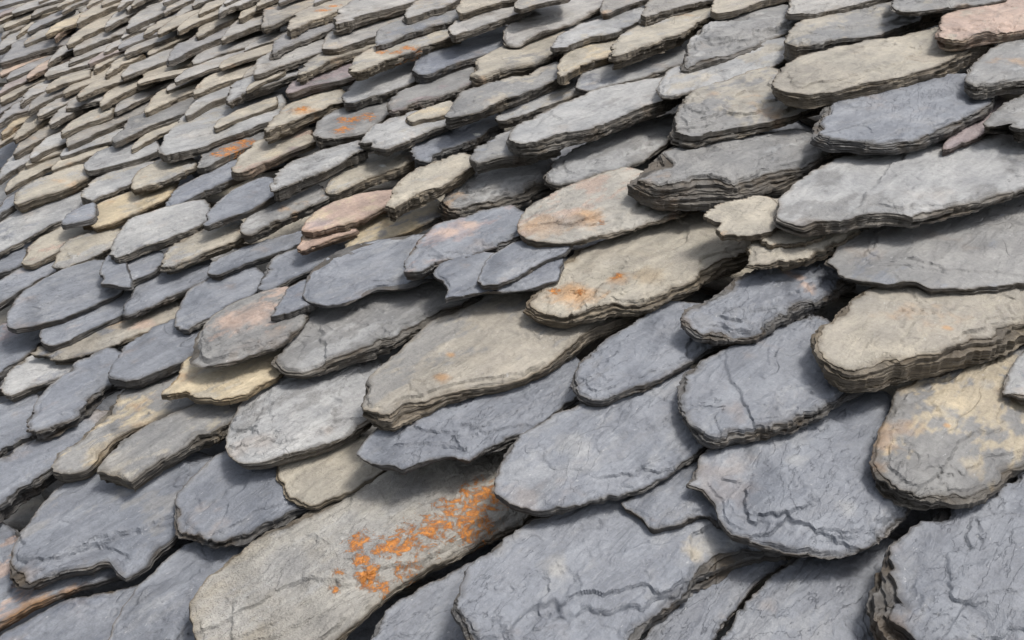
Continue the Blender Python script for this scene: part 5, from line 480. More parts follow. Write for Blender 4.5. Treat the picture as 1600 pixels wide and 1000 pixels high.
["PL",1,6.2,20,780,207,[-1819,727,-1814,724,-1809,723,-1805,722,-1805,724,-1806,727,-1807,731,-1812,740,-1818,751,-1823,762,-1830,773,-1835,785,-1840,796,-1844,806,-1848,816,-1852,826,-1857,839,-1863,851,-1870,863,-1885,873,-1902,883,-1916,889,-1916,882,-1913,873,-1910,863,-1906,853,-1902,842,-1898,831,-1892,817,-1885,802,-1880,789,-1875,783,-1870,778,-1865,772,-1859,764,-1853,756,-1846,748,-1837,740,-1827,733],[],[],"slim mauve slate, tip nine percent across and ten percent down the photo"],
["BG",1,15.8,8,750,228,[-2071,654,-2060,649,-2051,646,-2043,644,-2041,648,-2041,653,-2042,661,-2049,678,-2058,697,-2066,717,-2072,735,-2073,752,-2075,769,-2073,785,-2072,801,-2072,819,-2079,842,-2086,867,-2096,890,-2132,913,-2175,935,-2214,953,-2224,944,-2229,929,-2234,912,-2231,886,-2225,858,-2220,834,-2220,823,-2220,815,-2220,805,-2215,784,-2210,762,-2201,741,-2182,726,-2161,714,-2140,701,-2115,684,-2091,667],[],[],"thick bluish slate cut by the left border, its edge ten percent down the photo"],
["LW",1,8.6,16,741,217,[-1927,693,-1922,690,-1918,688,-1916,687,-1916,689,-1917,691,-1919,694,-1927,702,-1936,712,-1945,722,-1956,733,-1964,743,-1972,753,-1978,761,-1982,770,-1987,778,-1996,790,-2006,802,-2016,813,-2036,824,-2059,836,-2078,845,-2078,840,-2074,832,-2070,824,-2064,814,-2056,804,-2049,794,-2039,783,-2030,771,-2020,761,-2012,753,-2004,747,-1996,740,-1986,732,-1976,725,-1966,717,-1953,708,-1939,700],[],[],"small pale grey slate, tip five percent across and ten percent down the photo"],
["LW",1,6.3,12,770,213,[-1891,717,-1885,715,-1881,713,-1878,712,-1878,714,-1878,716,-1880,720,-1885,732,-1892,745,-1898,758,-1902,768,-1907,776,-1911,785,-1913,795,-1914,804,-1917,814,-1921,826,-1926,839,-1931,850,-1946,860,-1962,868,-1977,874,-1977,868,-1975,859,-1973,849,-1969,838,-1965,825,-1961,813,-1957,802,-1952,792,-1947,782,-1944,777,-1941,772,-1938,766,-1933,757,-1929,748,-1923,739,-1912,731,-1900,724],[],[],"slim pale grey slate, tip seven percent across and ten percent down the photo"],
["BG",1,11.9,22,909,199,[-1638,799,-1632,796,-1630,796,-1628,796,-1627,798,-1627,800,-1627,805,-1635,822,-1645,844,-1657,867,-1671,895,-1682,922,-1692,948,-1696,963,-1698,974,-1702,988,-1712,1013,-1724,1040,-1739,1066,-1772,1093,-1811,1120,-1845,1140,-1848,1129,-1845,1111,-1841,1091,-1829,1064,-1815,1035,-1803,1009,-1797,991,-1791,976,-1785,960,-1776,944,-1766,929,-1755,913,-1744,895,-1732,876,-1718,857,-1690,836,-1661,815],[],[],"thick bluish slate, tip sixteen percent across and ten percent down the photo"],
["TL",1.0,26.6,34,1271,162,[-857,1160,-869,1181,-883,1207,-897,1235,-904,1261,-911,1289,-917,1318,-921,1349,-924,1380,-927,1416,-928,1468,-928,1526,-927,1578,-915,1590,-903,1596,-892,1598,-878,1574,-863,1544,-850,1514,-847,1486,-844,1457,-840,1425,-835,1391,-830,1358,-826,1325,-825,1293,-825,1261,-824,1230,-825,1204,-825,1179,-826,1157,-830,1148,-834,1143,-839,1140,-845,1145,-851,1152],[],[],"cream veined slate with a thick brown edge near the top"],
["TW",1,12.7,3,932,213,[-1772,829,-1766,826,-1762,826,-1759,826,-1759,829,-1760,833,-1762,840,-1772,858,-1784,879,-1794,899,-1802,915,-1808,929,-1815,944,-1823,964,-1832,984,-1842,1005,-1855,1030,-1868,1055,-1884,1079,-1919,1105,-1959,1132,-1994,1152,-1997,1142,-1993,1125,-1989,1107,-1981,1088,-1972,1067,-1962,1046,-1948,1023,-1934,1000,-1921,980,-1916,970,-1913,961,-1906,950,-1885,927,-1862,902,-1839,879,-1815,860,-1791,843],[],[],"thick tan slate, tip fourteen percent across and nine percent down the photo"],
["GT",1.0,29.0,33,1426,163,[-630,1317,-641,1345,-655,1379,-667,1415,-670,1447,-671,1480,-671,1515,-669,1550,-666,1588,-662,1629,-659,1685,-654,1747,-647,1803,-630,1829,-611,1849,-590,1856,-557,1807,-524,1754,-500,1711,-498,1688,-501,1666,-503,1639,-506,1606,-508,1571,-510,1536,-515,1509,-519,1483,-524,1459,-532,1439,-541,1420,-549,1402,-558,1380,-565,1354,-571,1328,-578,1311,-585,1298,-593,1289,-602,1291,-610,1295,-617,1300,-622,1305,-625,1309],[],[],"grey slate with two thick layers left of the pink slate"],
["LW",1,10.3,24,849,207,[-1784,791,-1778,787,-1773,785,-1770,783,-1769,786,-1770,789,-1771,794,-1774,801,-1777,810,-1782,821,-1790,836,-1794,850,-1798,864,-1800,873,-1802,882,-1805,891,-1811,905,-1817,920,-1825,934,-1846,949,-1871,964,-1892,976,-1896,971,-1897,962,-1899,953,-1898,943,-1897,931,-1895,920,-1889,907,-1882,893,-1875,881,-1869,870,-1863,860,-1856,851,-1847,841,-1837,832,-1827,822,-1812,811,-1797,800],[],[],"small pale grey slate, tip twelve percent across and nine percent down the photo"],
["BG",1.0,17.5,32,994,186,[-1451,902,-1476,924,-1507,953,-1537,984,-1553,1009,-1566,1035,-1579,1062,-1591,1099,-1604,1138,-1608,1169,-1576,1159,-1538,1141,-1508,1126,-1501,1113,-1498,1100,-1494,1084,-1490,1062,-1485,1039,-1480,1015,-1473,988,-1460,958,-1444,928,-1440,913,-1443,903],[],[],"small dark wedge shaped slate near the top, below the orange streak"],
["LW",1,12.1,12,852,223,[-1948,758,-1936,752,-1927,748,-1919,746,-1919,749,-1920,753,-1922,760,-1930,775,-1940,792,-1952,811,-1962,832,-1970,852,-1976,872,-1982,890,-1987,908,-1994,927,-2005,951,-2017,975,-2031,999,-2065,1022,-2105,1045,-2139,1062,-2142,1051,-2139,1034,-2137,1016,-2129,992,-2121,967,-2113,944,-2107,931,-2101,919,-2093,906,-2078,885,-2062,862,-2047,841,-2036,828,-2026,817,-2014,805,-1992,788,-1968,772],[],[],"thick pale grey slate, tip seven percent across and nine percent down the photo"],
["LW",1,10.7,1,768,242,[-2186,694,-2174,688,-2163,684,-2154,681,-2154,685,-2158,690,-2164,698,-2178,713,-2194,731,-2209,748,-2219,760,-2227,772,-2234,784,-2241,799,-2247,814,-2254,831,-2267,850,-2280,869,-2296,887,-2327,905,-2363,922,-2393,934,-2393,925,-2387,911,-2381,897,-2369,879,-2356,860,-2343,841,-2331,824,-2318,806,-2307,791,-2301,781,-2296,773,-2288,764,-2272,751,-2254,738,-2236,725,-2218,714,-2201,703],[],[],"small pale grey slate cut by the left border, its edge eight percent down the photo"],
["LW",1,7.3,21,824,212,[-1854,780,-1849,777,-1844,775,-1841,774,-1841,775,-1842,778,-1843,782,-1848,789,-1853,797,-1859,806,-1865,817,-1870,826,-1874,835,-1875,843,-1876,849,-1877,857,-1882,867,-1886,877,-1892,887,-1907,897,-1923,907,-1938,914,-1939,909,-1939,903,-1938,895,-1935,885,-1931,873,-1928,862,-1926,858,-1924,854,-1922,850,-1919,843,-1915,837,-1910,829,-1901,820,-1892,811,-1883,802,-1872,794,-1862,786],[],[],"small pale grey slate, tip ten percent across and eight percent down the photo"],
["LT",1.0,12.4,23,1074,184,[-1392,984,-1415,1004,-1443,1030,-1469,1057,-1482,1087,-1492,1118,-1501,1150,-1507,1183,-1511,1217,-1514,1249,-1514,1276,-1513,1301,-1506,1317,-1466,1292,-1422,1258,-1387,1227,-1380,1199,-1377,1169,-1374,1140,-1370,1114,-1367,1089,-1364,1065,-1363,1042,-1359,1017,-1355,994,-1360,986,-1367,980,-1375,977,-1380,978,-1385,979],[],[],"slim cream slate left of the slim grey slate near the top"],
["LW",1,6.9,5,997,198,[-1602,946,-1596,942,-1591,939,-1587,937,-1587,940,-1587,943,-1588,949,-1593,961,-1598,975,-1602,988,-1603,997,-1604,1005,-1605,1013,-1605,1021,-1606,1028,-1606,1037,-1609,1049,-1612,1061,-1616,1073,-1629,1085,-1644,1096,-1657,1104,-1660,1099,-1660,1091,-1661,1082,-1660,1070,-1659,1056,-1657,1044,-1656,1037,-1655,1032,-1653,1026,-1649,1016,-1645,1005,-1641,996,-1637,988,-1633,981,-1628,974,-1619,965,-1610,955],[],[],"small pale grey slate, tip twenty-four percent across and eight percent down the photo"],
["LT",2.0,16.1,24,1263,169,[-986,1162,-996,1180,-1009,1202,-1020,1226,-1026,1250,-1030,1275,-1035,1302,-1038,1330,-1040,1360,-1042,1392,-1046,1432,-1050,1475,-1049,1511,-1028,1508,-1004,1498,-983,1486,-973,1460,-965,1430,-956,1399,-952,1365,-948,1329,-945,1298,-949,1283,-954,1272,-960,1260,-962,1237,-961,1210,-959,1184,-961,1171,-966,1161,-971,1154,-976,1155,-981,1157],[],[],"pale tan slate with a notched lower edge near the top"],
["BG",1,6.2,28,860,210,[-1824,801,-1815,796,-1806,791,-1798,788,-1797,790,-1798,792,-1800,797,-1806,809,-1813,824,-1821,840,-1828,857,-1834,873,-1840,889,-1842,898,-1844,905,-1847,913,-1853,927,-1858,943,-1865,957,-1882,969,-1901,980,-1917,988,-1917,980,-1914,968,-1911,956,-1907,943,-1902,930,-1898,916,-1891,901,-1884,886,-1878,872,-1873,862,-1867,853,-1862,845,-1859,839,-1856,834,-1851,828,-1843,819,-1833,810],[],[],"slim bluish slate, tip twelve percent across and eight percent down the photo"],
["RT",1.0,22.1,49,1478,162,[-431,1409,-440,1443,-451,1485,-461,1529,-461,1561,-459,1592,-457,1626,-453,1669,-448,1716,-441,1766,-431,1831,-420,1902,-402,1949,-358,1877,-313,1790,-281,1720,-285,1673,-296,1628,-307,1585,-316,1556,-324,1529,-332,1503,-339,1484,-347,1468,-355,1452,-362,1434,-369,1415,-376,1397,-384,1384,-392,1374,-400,1368,-407,1372,-413,1378,-419,1384,-424,1391,-427,1397],[],[[-0.3886,1.5844,0.0592,"R"],[-0.3837,1.3836,0.0226,"Y"]],"pink and rust coloured slate in the top right corner"],
["GB",1.0,16.5,45,1091,175,[-1252,996,-1279,1021,-1312,1052,-1341,1084,-1350,1111,-1353,1137,-1356,1164,-1362,1199,-1368,1235,-1374,1270,-1379,1297,-1384,1323,-1381,1339,-1342,1309,-1299,1271,-1266,1238,-1263,1219,-1266,1201,-1267,1181,-1265,1156,-1262,1130,-1260,1105,-1259,1081,-1253,1054,-1245,1028,-1243,1014,-1244,1004,-1245,997,-1247,995,-1247,993],[],[],"slim grey slate above the orange lichened tan slate near the top"],
["TW",1,10.0,24,835,224,[-1964,759,-1955,754,-1948,751,-1942,749,-1942,751,-1944,755,-1947,761,-1958,774,-1972,791,-1986,808,-2000,826,-2012,843,-2023,860,-2029,871,-2033,882,-2039,894,-2052,912,-2065,932,-2080,950,-2109,968,-2143,986,-2171,1000,-2170,991,-2164,977,-2158,964,-2149,949,-2139,933,-2128,917,-2114,898,-2099,879,-2086,862,-2078,853,-2073,847,-2065,839,-2049,824,-2032,808,-2015,794,-1997,781,-1979,769],[],[],"small tan slate, tip seven percent across and eight percent down the photo"],
["GW",1,9.3,11,791,236,[-2139,739,-2130,735,-2121,731,-2113,729,-2113,730,-2113,732,-2115,736,-2123,749,-2134,764,-2143,778,-2147,788,-2150,797,-2153,806,-2156,815,-2158,825,-2161,835,-2168,848,-2174,861,-2182,874,-2203,886,-2227,898,-2248,907,-2250,902,-2250,893,-2249,883,-2243,868,-2235,851,-2228,836,-2226,826,-2225,819,-2222,811,-2216,805,-2210,800,-2202,794,-2193,785,-2183,775,-2172,765,-2161,756,-2149,747],[],[],"small grey slate, tip two percent across and seven percent down the photo"],
["LB",1.0,17.3,7,1321,182,[-1139,1208,-1160,1239,-1184,1277,-1206,1316,-1216,1351,-1224,1387,-1230,1424,-1229,1464,-1226,1505,-1223,1545,-1221,1583,-1219,1622,-1213,1649,-1181,1620,-1146,1581,-1118,1546,-1112,1518,-1109,1489,-1105,1457,-1101,1424,-1097,1390,-1094,1357,-1091,1327,-1088,1297,-1086,1269,-1084,1244,-1081,1218,-1079,1195,-1084,1185,-1092,1179,-1100,1176,-1113,1183,-1125,1194],[],[],"long pale bluish slate at the top, right of centre"],
["LW",1,12.3,18,1025,205,[-1669,944,-1659,937,-1649,930,-1641,926,-1640,930,-1642,935,-1644,943,-1650,957,-1658,973,-1665,990,-1673,1008,-1679,1024,-1684,1041,-1686,1055,-1688,1069,-1691,1084,-1699,1105,-1708,1127,-1719,1148,-1748,1172,-1782,1198,-1812,1218,-1817,1210,-1817,1198,-1818,1184,-1815,1167,-1811,1148,-1807,1130,-1803,1116,-1799,1102,-1793,1087,-1784,1072,-1775,1056,-1763,1040,-1745,1021,-1726,1002,-1709,984,-1694,969,-1681,956],[],[],"thick pale grey slate, tip twenty-two percent across and seven percent down the photo"],
["RT",1,10.4,17,823,234,[-2070,780,-2064,777,-2059,774,-2055,773,-2056,775,-2060,778,-2064,782,-2073,789,-2083,797,-2094,805,-2105,814,-2113,823,-2121,831,-2128,838,-2135,846,-2143,854,-2154,865,-2166,876,-2179,886,-2200,898,-2224,910,-2244,920,-2247,918,-2248,914,-2247,909,-2237,899,-2225,889,-2214,879,-2206,871,-2200,865,-2192,857,-2178,848,-2163,837,-2148,827,-2133,818,-2119,809,-2105,801,-2092,793,-2080,786],[],[],"small pinkish tan slate, tip five percent across and six percent down the photo"],
["GW",1,11.1,1,784,251,[-2278,740,-2274,739,-2273,739,-2271,739,-2271,739,-2270,740,-2271,742,-2276,748,-2283,756,-2293,764,-2307,777,-2319,789,-2328,800,-2329,805,-2328,807,-2329,811,-2337,821,-2346,831,-2356,841,-2376,852,-2400,863,-2420,872,-2425,870,-2428,866,-2430,861,-2423,853,-2415,844,-2408,836,-2406,830,-2406,825,-2403,819,-2393,810,-2382,800,-2370,791,-2356,782,-2342,775,-2328,767,-2310,757,-2292,748],[],[],"small grey slate cut by the left border, its edge six percent down the photo"],
["TW",1,11.6,17,1027,213,[-1728,923,-1720,919,-1715,917,-1711,916,-1711,920,-1713,925,-1716,932,-1725,947,-1736,965,-1748,983,-1761,1007,-1772,1030,-1782,1053,-1788,1069,-1794,1084,-1801,1101,-1814,1126,-1828,1152,-1845,1177,-1879,1205,-1918,1233,-1952,1254,-1954,1244,-1949,1226,-1943,1208,-1932,1183,-1920,1157,-1908,1133,-1901,1118,-1894,1105,-1887,1091,-1877,1076,-1867,1061,-1855,1045,-1837,1024,-1819,1002,-1799,980,-1774,959,-1749,939],[],[],"thick tan slate, tip nineteen percent across and six percent down the photo"],
["LW",1,7.6,18,895,220,[-1912,853,-1907,850,-1902,848,-1899,846,-1898,848,-1899,849,-1901,853,-1906,862,-1914,873,-1921,884,-1926,894,-1929,903,-1933,912,-1935,917,-1938,922,-1940,928,-1946,938,-1951,949,-1958,959,-1973,969,-1991,979,-2006,987,-2007,983,-2006,977,-2005,970,-2002,960,-1998,950,-1994,940,-1989,932,-1984,925,-1979,917,-1975,910,-1972,904,-1968,897,-1959,889,-1949,881,-1939,873,-1929,866,-1920,859],[],[],"small pale grey slate, tip twelve percent across and six percent down the photo"],
["LG",1.0,14.4,37,1207,177,[-1204,1134,-1216,1154,-1229,1176,-1242,1201,-1250,1234,-1257,1270,-1264,1307,-1268,1343,-1271,1380,-1273,1416,-1273,1440,-1272,1463,-1268,1475,-1239,1438,-1207,1392,-1180,1348,-1173,1315,-1169,1284,-1165,1252,-1161,1223,-1157,1194,-1154,1168,-1152,1145,-1151,1123,-1150,1105,-1154,1100,-1159,1099,-1165,1100,-1177,1109,-1191,1121],[],[],"light grey slate above the plain dark blue slate"],
["TW",1,7.3,5,792,247,[-2235,762,-2231,760,-2228,759,-2226,758,-2226,760,-2228,761,-2231,764,-2236,768,-2242,773,-2249,779,-2259,788,-2267,796,-2274,803,-2278,807,-2281,811,-2285,815,-2292,822,-2299,830,-2307,836,-2321,844,-2337,851,-2350,857,-2350,854,-2347,850,-2344,845,-2338,839,-2330,831,-2323,825,-2319,819,-2314,815,-2309,810,-2304,805,-2298,801,-2291,796,-2281,790,-2270,783,-2260,777,-2250,771,-2242,766],[],[],"slim tan slate, tip two percent across and six percent down the photo"],
["TW",1,7.5,25,932,216,[-1847,872,-1841,868,-1836,866,-1831,864,-1831,867,-1833,872,-1836,877,-1842,887,-1850,898,-1857,910,-1864,923,-1868,936,-1872,948,-1876,960,-1881,971,-1886,982,-1893,997,-1900,1012,-1908,1026,-1927,1040,-1949,1053,-1967,1063,-1967,1056,-1965,1045,-1962,1034,-1956,1019,-1949,1002,-1942,987,-1937,974,-1933,962,-1928,952,-1923,946,-1918,942,-1912,936,-1902,924,-1893,911,-1883,899,-1870,889,-1858,879],[],[],"small tan slate, tip fourteen percent across and six percent down the photo"],
["YT",1,9.2,25,826,234,[-2092,771,-2085,768,-2078,765,-2073,763,-2072,764,-2072,765,-2073,768,-2081,780,-2091,794,-2101,809,-2109,820,-2115,831,-2121,842,-2125,852,-2129,861,-2134,871,-2142,884,-2151,898,-2160,911,-2183,924,-2208,938,-2230,947,-2231,942,-2229,933,-2227,923,-2221,911,-2215,898,-2208,885,-2199,871,-2191,858,-2182,847,-2179,840,-2176,835,-2171,828,-2161,820,-2150,811,-2138,801,-2122,791,-2106,780],[],[],"small yellow tan slate, tip four percent across and six percent down the photo"],
["TW",1,8.4,30,957,214,[-1812,886,-1801,880,-1790,874,-1781,870,-1780,871,-1780,873,-1782,879,-1791,895,-1803,916,-1814,935,-1820,951,-1824,966,-1828,980,-1833,993,-1838,1004,-1843,1017,-1851,1035,-1860,1055,-1870,1073,-1893,1090,-1920,1107,-1943,1120,-1944,1111,-1940,1098,-1937,1084,-1930,1067,-1922,1049,-1914,1032,-1910,1018,-1906,1006,-1901,993,-1893,980,-1884,966,-1875,954,-1868,943,-1861,934,-1852,923,-1839,911,-1825,898],[],[],"small tan slate, tip fifteen percent across and six percent down the photo"],
["TG",1.0,18.3,35,1088,195,[-1516,997,-1543,1020,-1577,1050,-1609,1082,-1627,1113,-1643,1145,-1657,1178,-1666,1214,-1675,1252,-1681,1287,-1677,1307,-1672,1324,-1664,1333,-1633,1302,-1596,1263,-1565,1226,-1555,1195,-1549,1165,-1541,1134,-1533,1104,-1524,1075,-1510,1044,-1500,1022,-1493,1003,-1490,990,-1496,989,-1504,991],[[-1.5828,1.1447,0.0179],[-1.5983,1.1865,0.0154]],[],"slate with an orange streak nearest the top border"],
["TW",1,8.4,33,986,212,[-1762,904,-1752,899,-1743,895,-1736,893,-1737,896,-1739,902,-1743,909,-1754,927,-1767,947,-1778,967,-1786,983,-1792,999,-1798,1014,-1804,1028,-1811,1042,-1818,1058,-1829,1078,-1839,1100,-1852,1121,-1878,1141,-1908,1161,-1933,1176,-1933,1165,-1927,1149,-1921,1133,-1909,1110,-1897,1086,-1885,1063,-1875,1043,-1866,1025,-1857,1008,-1850,997,-1844,988,-1838,979,-1827,968,-1817,956,-1805,944,-1790,930,-1775,916],[],[],"small tan slate, tip seventeen percent across and five percent down the photo"],
["BG",1,7.4,0,858,251,[-2247,794,-2240,791,-2233,788,-2228,787,-2229,790,-2231,793,-2235,798,-2245,811,-2259,826,-2271,840,-2281,853,-2289,865,-2297,877,-2305,889,-2313,901,-2321,914,-2332,930,-2343,945,-2355,960,-2378,973,-2403,985,-2424,993,-2421,985,-2414,973,-2407,961,-2395,944,-2383,926,-2371,910,-2363,898,-2355,887,-2348,877,-2340,868,-2332,860,-2323,851,-2311,840,-2298,828,-2285,818,-2271,809,-2258,800],[],[],"slim bluish slate, tip three percent across and five percent down the photo"],
["LW",1,12.4,19,969,228,[-1933,880,-1927,877,-1923,876,-1921,876,-1920,877,-1919,877,-1919,881,-1929,898,-1943,919,-1956,941,-1969,961,-1982,982,-1993,1001,-1998,1012,-2001,1021,-2006,1033,-2019,1053,-2033,1075,-2049,1097,-2083,1121,-2122,1145,-2156,1164,-2159,1156,-2157,1143,-2153,1128,-2140,1105,-2125,1080,-2111,1057,-2100,1040,-2090,1025,-2082,1012,-2077,1003,-2074,995,-2067,985,-2049,969,-2029,951,-2008,933,-1981,914,-1954,895],[],[],"thick pale grey slate, tip twelve percent across and five percent down the photo"],
["LW",1,10.2,21,925,231,[-1996,863,-1990,859,-1984,857,-1980,855,-1981,858,-1983,861,-1986,866,-1994,876,-2004,887,-2015,900,-2028,915,-2038,931,-2047,945,-2053,954,-2058,962,-2064,971,-2075,986,-2087,1001,-2100,1016,-2127,1033,-2157,1050,-2182,1064,-2183,1058,-2179,1049,-2176,1038,-2168,1025,-2160,1012,-2152,998,-2140,985,-2129,972,-2118,959,-2109,948,-2101,938,-2091,928,-2075,916,-2058,904,-2042,893,-2025,882,-2010,872],[],[],"small pale grey slate, tip ten percent across and five percent down the photo"],
["LG",1.0,20.5,38,1146,191,[-1431,1043,-1461,1071,-1499,1106,-1536,1143,-1555,1177,-1571,1211,-1584,1245,-1587,1277,-1587,1309,-1588,1342,-1595,1376,-1604,1412,-1604,1436,-1555,1402,-1501,1359,-1459,1321,-1450,1296,-1447,1271,-1443,1244,-1440,1218,-1438,1191,-1435,1165,-1432,1138,-1423,1108,-1411,1078,-1410,1062,-1411,1050,-1415,1042,-1419,1040,-1423,1039],[],[],"pale grey thick slate with a dark front near the top middle"],
["GT",1.0,16.4,24,1092,204,[-1623,1011,-1656,1036,-1696,1067,-1733,1099,-1747,1122,-1756,1144,-1766,1170,-1779,1215,-1794,1265,-1801,1306,-1764,1296,-1722,1277,-1689,1259,-1687,1247,-1690,1234,-1688,1216,-1674,1182,-1656,1143,-1640,1109,-1631,1084,-1618,1058,-1605,1034,-1602,1021,-1602,1011,-1604,1005,-1609,1005,-1614,1006],[],[],"brown fronted slate left of the orange streak at the top"],
["TW",1,7.6,0,852,258,[-2341,778,-2333,775,-2326,773,-2320,772,-2320,775,-2322,779,-2325,786,-2336,802,-2350,822,-2361,840,-2367,853,-2372,864,-2377,876,-2381,888,-2384,901,-2388,913,-2395,930,-2403,948,-2413,964,-2435,977,-2460,989,-2482,997,-2481,988,-2477,975,-2472,961,-2462,940,-2452,919,-2442,900,-2438,888,-2435,878,-2431,868,-2426,861,-2421,854,-2415,846,-2406,833,-2395,819,-2384,806,-2369,796,-2354,786],[],[],"slim tan slate cut by the left border, its edge five percent down the photo"],
["TW",1,10.6,21,932,240,[-2085,842,-2077,839,-2073,838,-2069,838,-2069,840,-2070,843,-2073,848,-2085,863,-2100,882,-2115,900,-2131,920,-2144,939,-2157,957,-2164,973,-2170,988,-2178,1004,-2192,1025,-2207,1048,-2225,1069,-2259,1091,-2298,1113,-2331,1129,-2330,1119,-2324,1103,-2315,1086,-2297,1059,-2277,1030,-2260,1005,-2251,993,-2244,984,-2236,974,-2225,960,-2213,947,-2201,933,-2188,920,-2176,906,-2162,892,-2136,874,-2108,856],[],[],"small tan slate, tip seven percent across and four percent down the photo"],
["TW",1,7.8,0,854,265,[-2417,796,-2408,792,-2400,789,-2393,787,-2393,789,-2395,792,-2397,797,-2406,807,-2417,820,-2428,833,-2439,847,-2447,860,-2453,873,-2458,884,-2462,895,-2466,906,-2475,920,-2483,934,-2493,948,-2514,960,-2538,971,-2558,978,-2557,971,-2553,960,-2548,949,-2540,936,-2530,922,-2522,908,-2515,895,-2509,881,-2504,869,-2499,863,-2494,858,-2488,852,-2478,842,-2468,831,-2457,821,-2443,812,-2429,803],[],[],"slim tan slate cut by the left border, its edge four percent down the photo"],
["GB",1.0,19.2,30,1424,177,[-928,1345,-943,1375,-961,1413,-979,1452,-990,1481,-1000,1510,-1008,1541,-1008,1584,-1005,1631,-999,1673,-975,1691,-949,1705,-925,1710,-907,1660,-890,1599,-877,1545,-880,1518,-885,1494,-889,1470,-893,1445,-896,1419,-895,1390,-894,1366,-893,1343,-895,1326,-904,1327,-915,1333],[],[],"dark knobbly slate cut by the top border right of centre"],
["LT",1.0,15.0,43,1206,187,[-1341,1150,-1359,1172,-1380,1198,-1400,1226,-1410,1251,-1417,1277,-1425,1305,-1434,1344,-1443,1387,-1445,1422,-1413,1412,-1376,1393,-1346,1375,-1340,1354,-1337,1331,-1332,1306,-1325,1279,-1316,1252,-1308,1225,-1308,1200,-1303,1171,-1295,1143,-1296,1131,-1299,1124,-1304,1121,-1315,1128,-1328,1138],[],[],"small cream slate at the top middle"],
["TW",1,13.9,20,1108,216,[-1736,1035,-1730,1031,-1726,1029,-1723,1028,-1721,1029,-1720,1030,-1721,1034,-1729,1048,-1740,1065,-1749,1082,-1752,1093,-1750,1101,-1748,1110,-1751,1122,-1754,1136,-1759,1150,-1768,1168,-1776,1186,-1786,1204,-1813,1227,-1845,1252,-1874,1272,-1884,1271,-1891,1265,-1898,1259,-1898,1249,-1896,1237,-1893,1225,-1892,1212,-1890,1198,-1885,1184,-1870,1165,-1853,1146,-1836,1128,-1821,1112,-1806,1097,-1792,1083,-1772,1066,-1752,1049],[],[],"thick tan slate, tip twenty-three percent across and three percent down the photo"],
["GW",1,6.8,14,1065,229,[-1919,993,-1908,987,-1898,982,-1890,978,-1891,981,-1893,986,-1897,993,-1906,1007,-1917,1023,-1929,1039,-1940,1057,-1950,1075,-1958,1092,-1964,1106,-1969,1120,-1975,1134,-1985,1153,-1995,1172,-2007,1190,-2029,1207,-2054,1223,-2075,1234,-2072,1224,-2066,1210,-2058,1194,-2048,1173,-2036,1150,-2025,1129,-2016,1114,-2007,1100,-1999,1087,-1992,1077,-1987,1067,-1980,1058,-1973,1048,-1965,1038,-1957,1028,-1944,1016,-1931,1004],[],[],"slim grey slate, tip seventeen percent across and three percent down the photo"],
["PL",1,6.4,9,833,264,[-2425,802,-2421,800,-2418,799,-2415,799,-2415,800,-2416,801,-2418,804,-2426,812,-2436,821,-2444,829,-2447,834,-2449,839,-2450,843,-2453,848,-2456,854,-2459,859,-2463,867,-2468,874,-2473,881,-2485,887,-2498,893,-2510,898,-2509,894,-2508,889,-2506,884,-2502,878,-2497,871,-2493,864,-2490,858,-2486,851,-2483,845,-2478,839,-2473,834,-2467,829,-2461,825,-2455,821,-2448,817,-2440,812,-2431,806],[],[],"slim mauve slate cut by the left border, its edge three percent down the photo"],
["LG",1.0,12.1,24,1569,179,[-698,1464,-717,1507,-739,1562,-760,1620,-767,1673,-772,1728,-771,1784,-751,1838,-725,1892,-696,1926,-654,1872,-614,1803,-584,1746,-585,1716,-593,1688,-601,1659,-608,1628,-615,1597,-622,1566,-631,1540,-639,1512,-646,1485,-655,1469,-666,1457,-677,1450,-684,1450,-690,1453],[],[],"pale slate cut off by the top border left of the pink slate"],
["GW",1,7.7,0,921,263,[-2378,864,-2369,860,-2361,856,-2353,854,-2354,857,-2357,861,-2361,868,-2373,882,-2387,899,-2398,914,-2401,921,-2403,927,-2405,933,-2411,945,-2417,958,-2424,971,-2433,986,-2441,1000,-2450,1013,-2471,1025,-2494,1037,-2514,1045,-2513,1038,-2509,1028,-2505,1017,-2496,1002,-2487,986,-2478,972,-2473,962,-2469,954,-2464,946,-2458,936,-2452,925,-2444,915,-2434,906,-2422,897,-2411,888,-2400,879,-2389,871],[],[],"slim grey slate, tip three percent across and three percent down the photo"],
["GL",1.0,15.2,12,1454,188,[-1048,1394,-1073,1432,-1104,1480,-1132,1528,-1144,1566,-1151,1603,-1155,1640,-1142,1680,-1125,1722,-1107,1748,-1079,1697,-1049,1631,-1025,1571,-1022,1537,-1023,1506,-1023,1475,-1022,1446,-1016,1412,-1010,1381,-1012,1371,-1017,1367,-1023,1366,-1030,1372,-1037,1380],[],[],"small pale slate with a dark tip cut by the top border"],
["TG",1.0,14.9,44,1270,185,[-1260,1217,-1280,1244,-1302,1275,-1323,1307,-1335,1339,-1345,1372,-1351,1404,-1341,1435,-1329,1465,-1312,1486,-1275,1456,-1236,1418,-1207,1384,-1208,1362,-1214,1340,-1219,1316,-1221,1293,-1223,1269,-1221,1243,-1217,1219,-1214,1196,-1215,1181,-1228,1189,-1244,1202],[],[],"small brownish slate cut by the top border at the middle"],
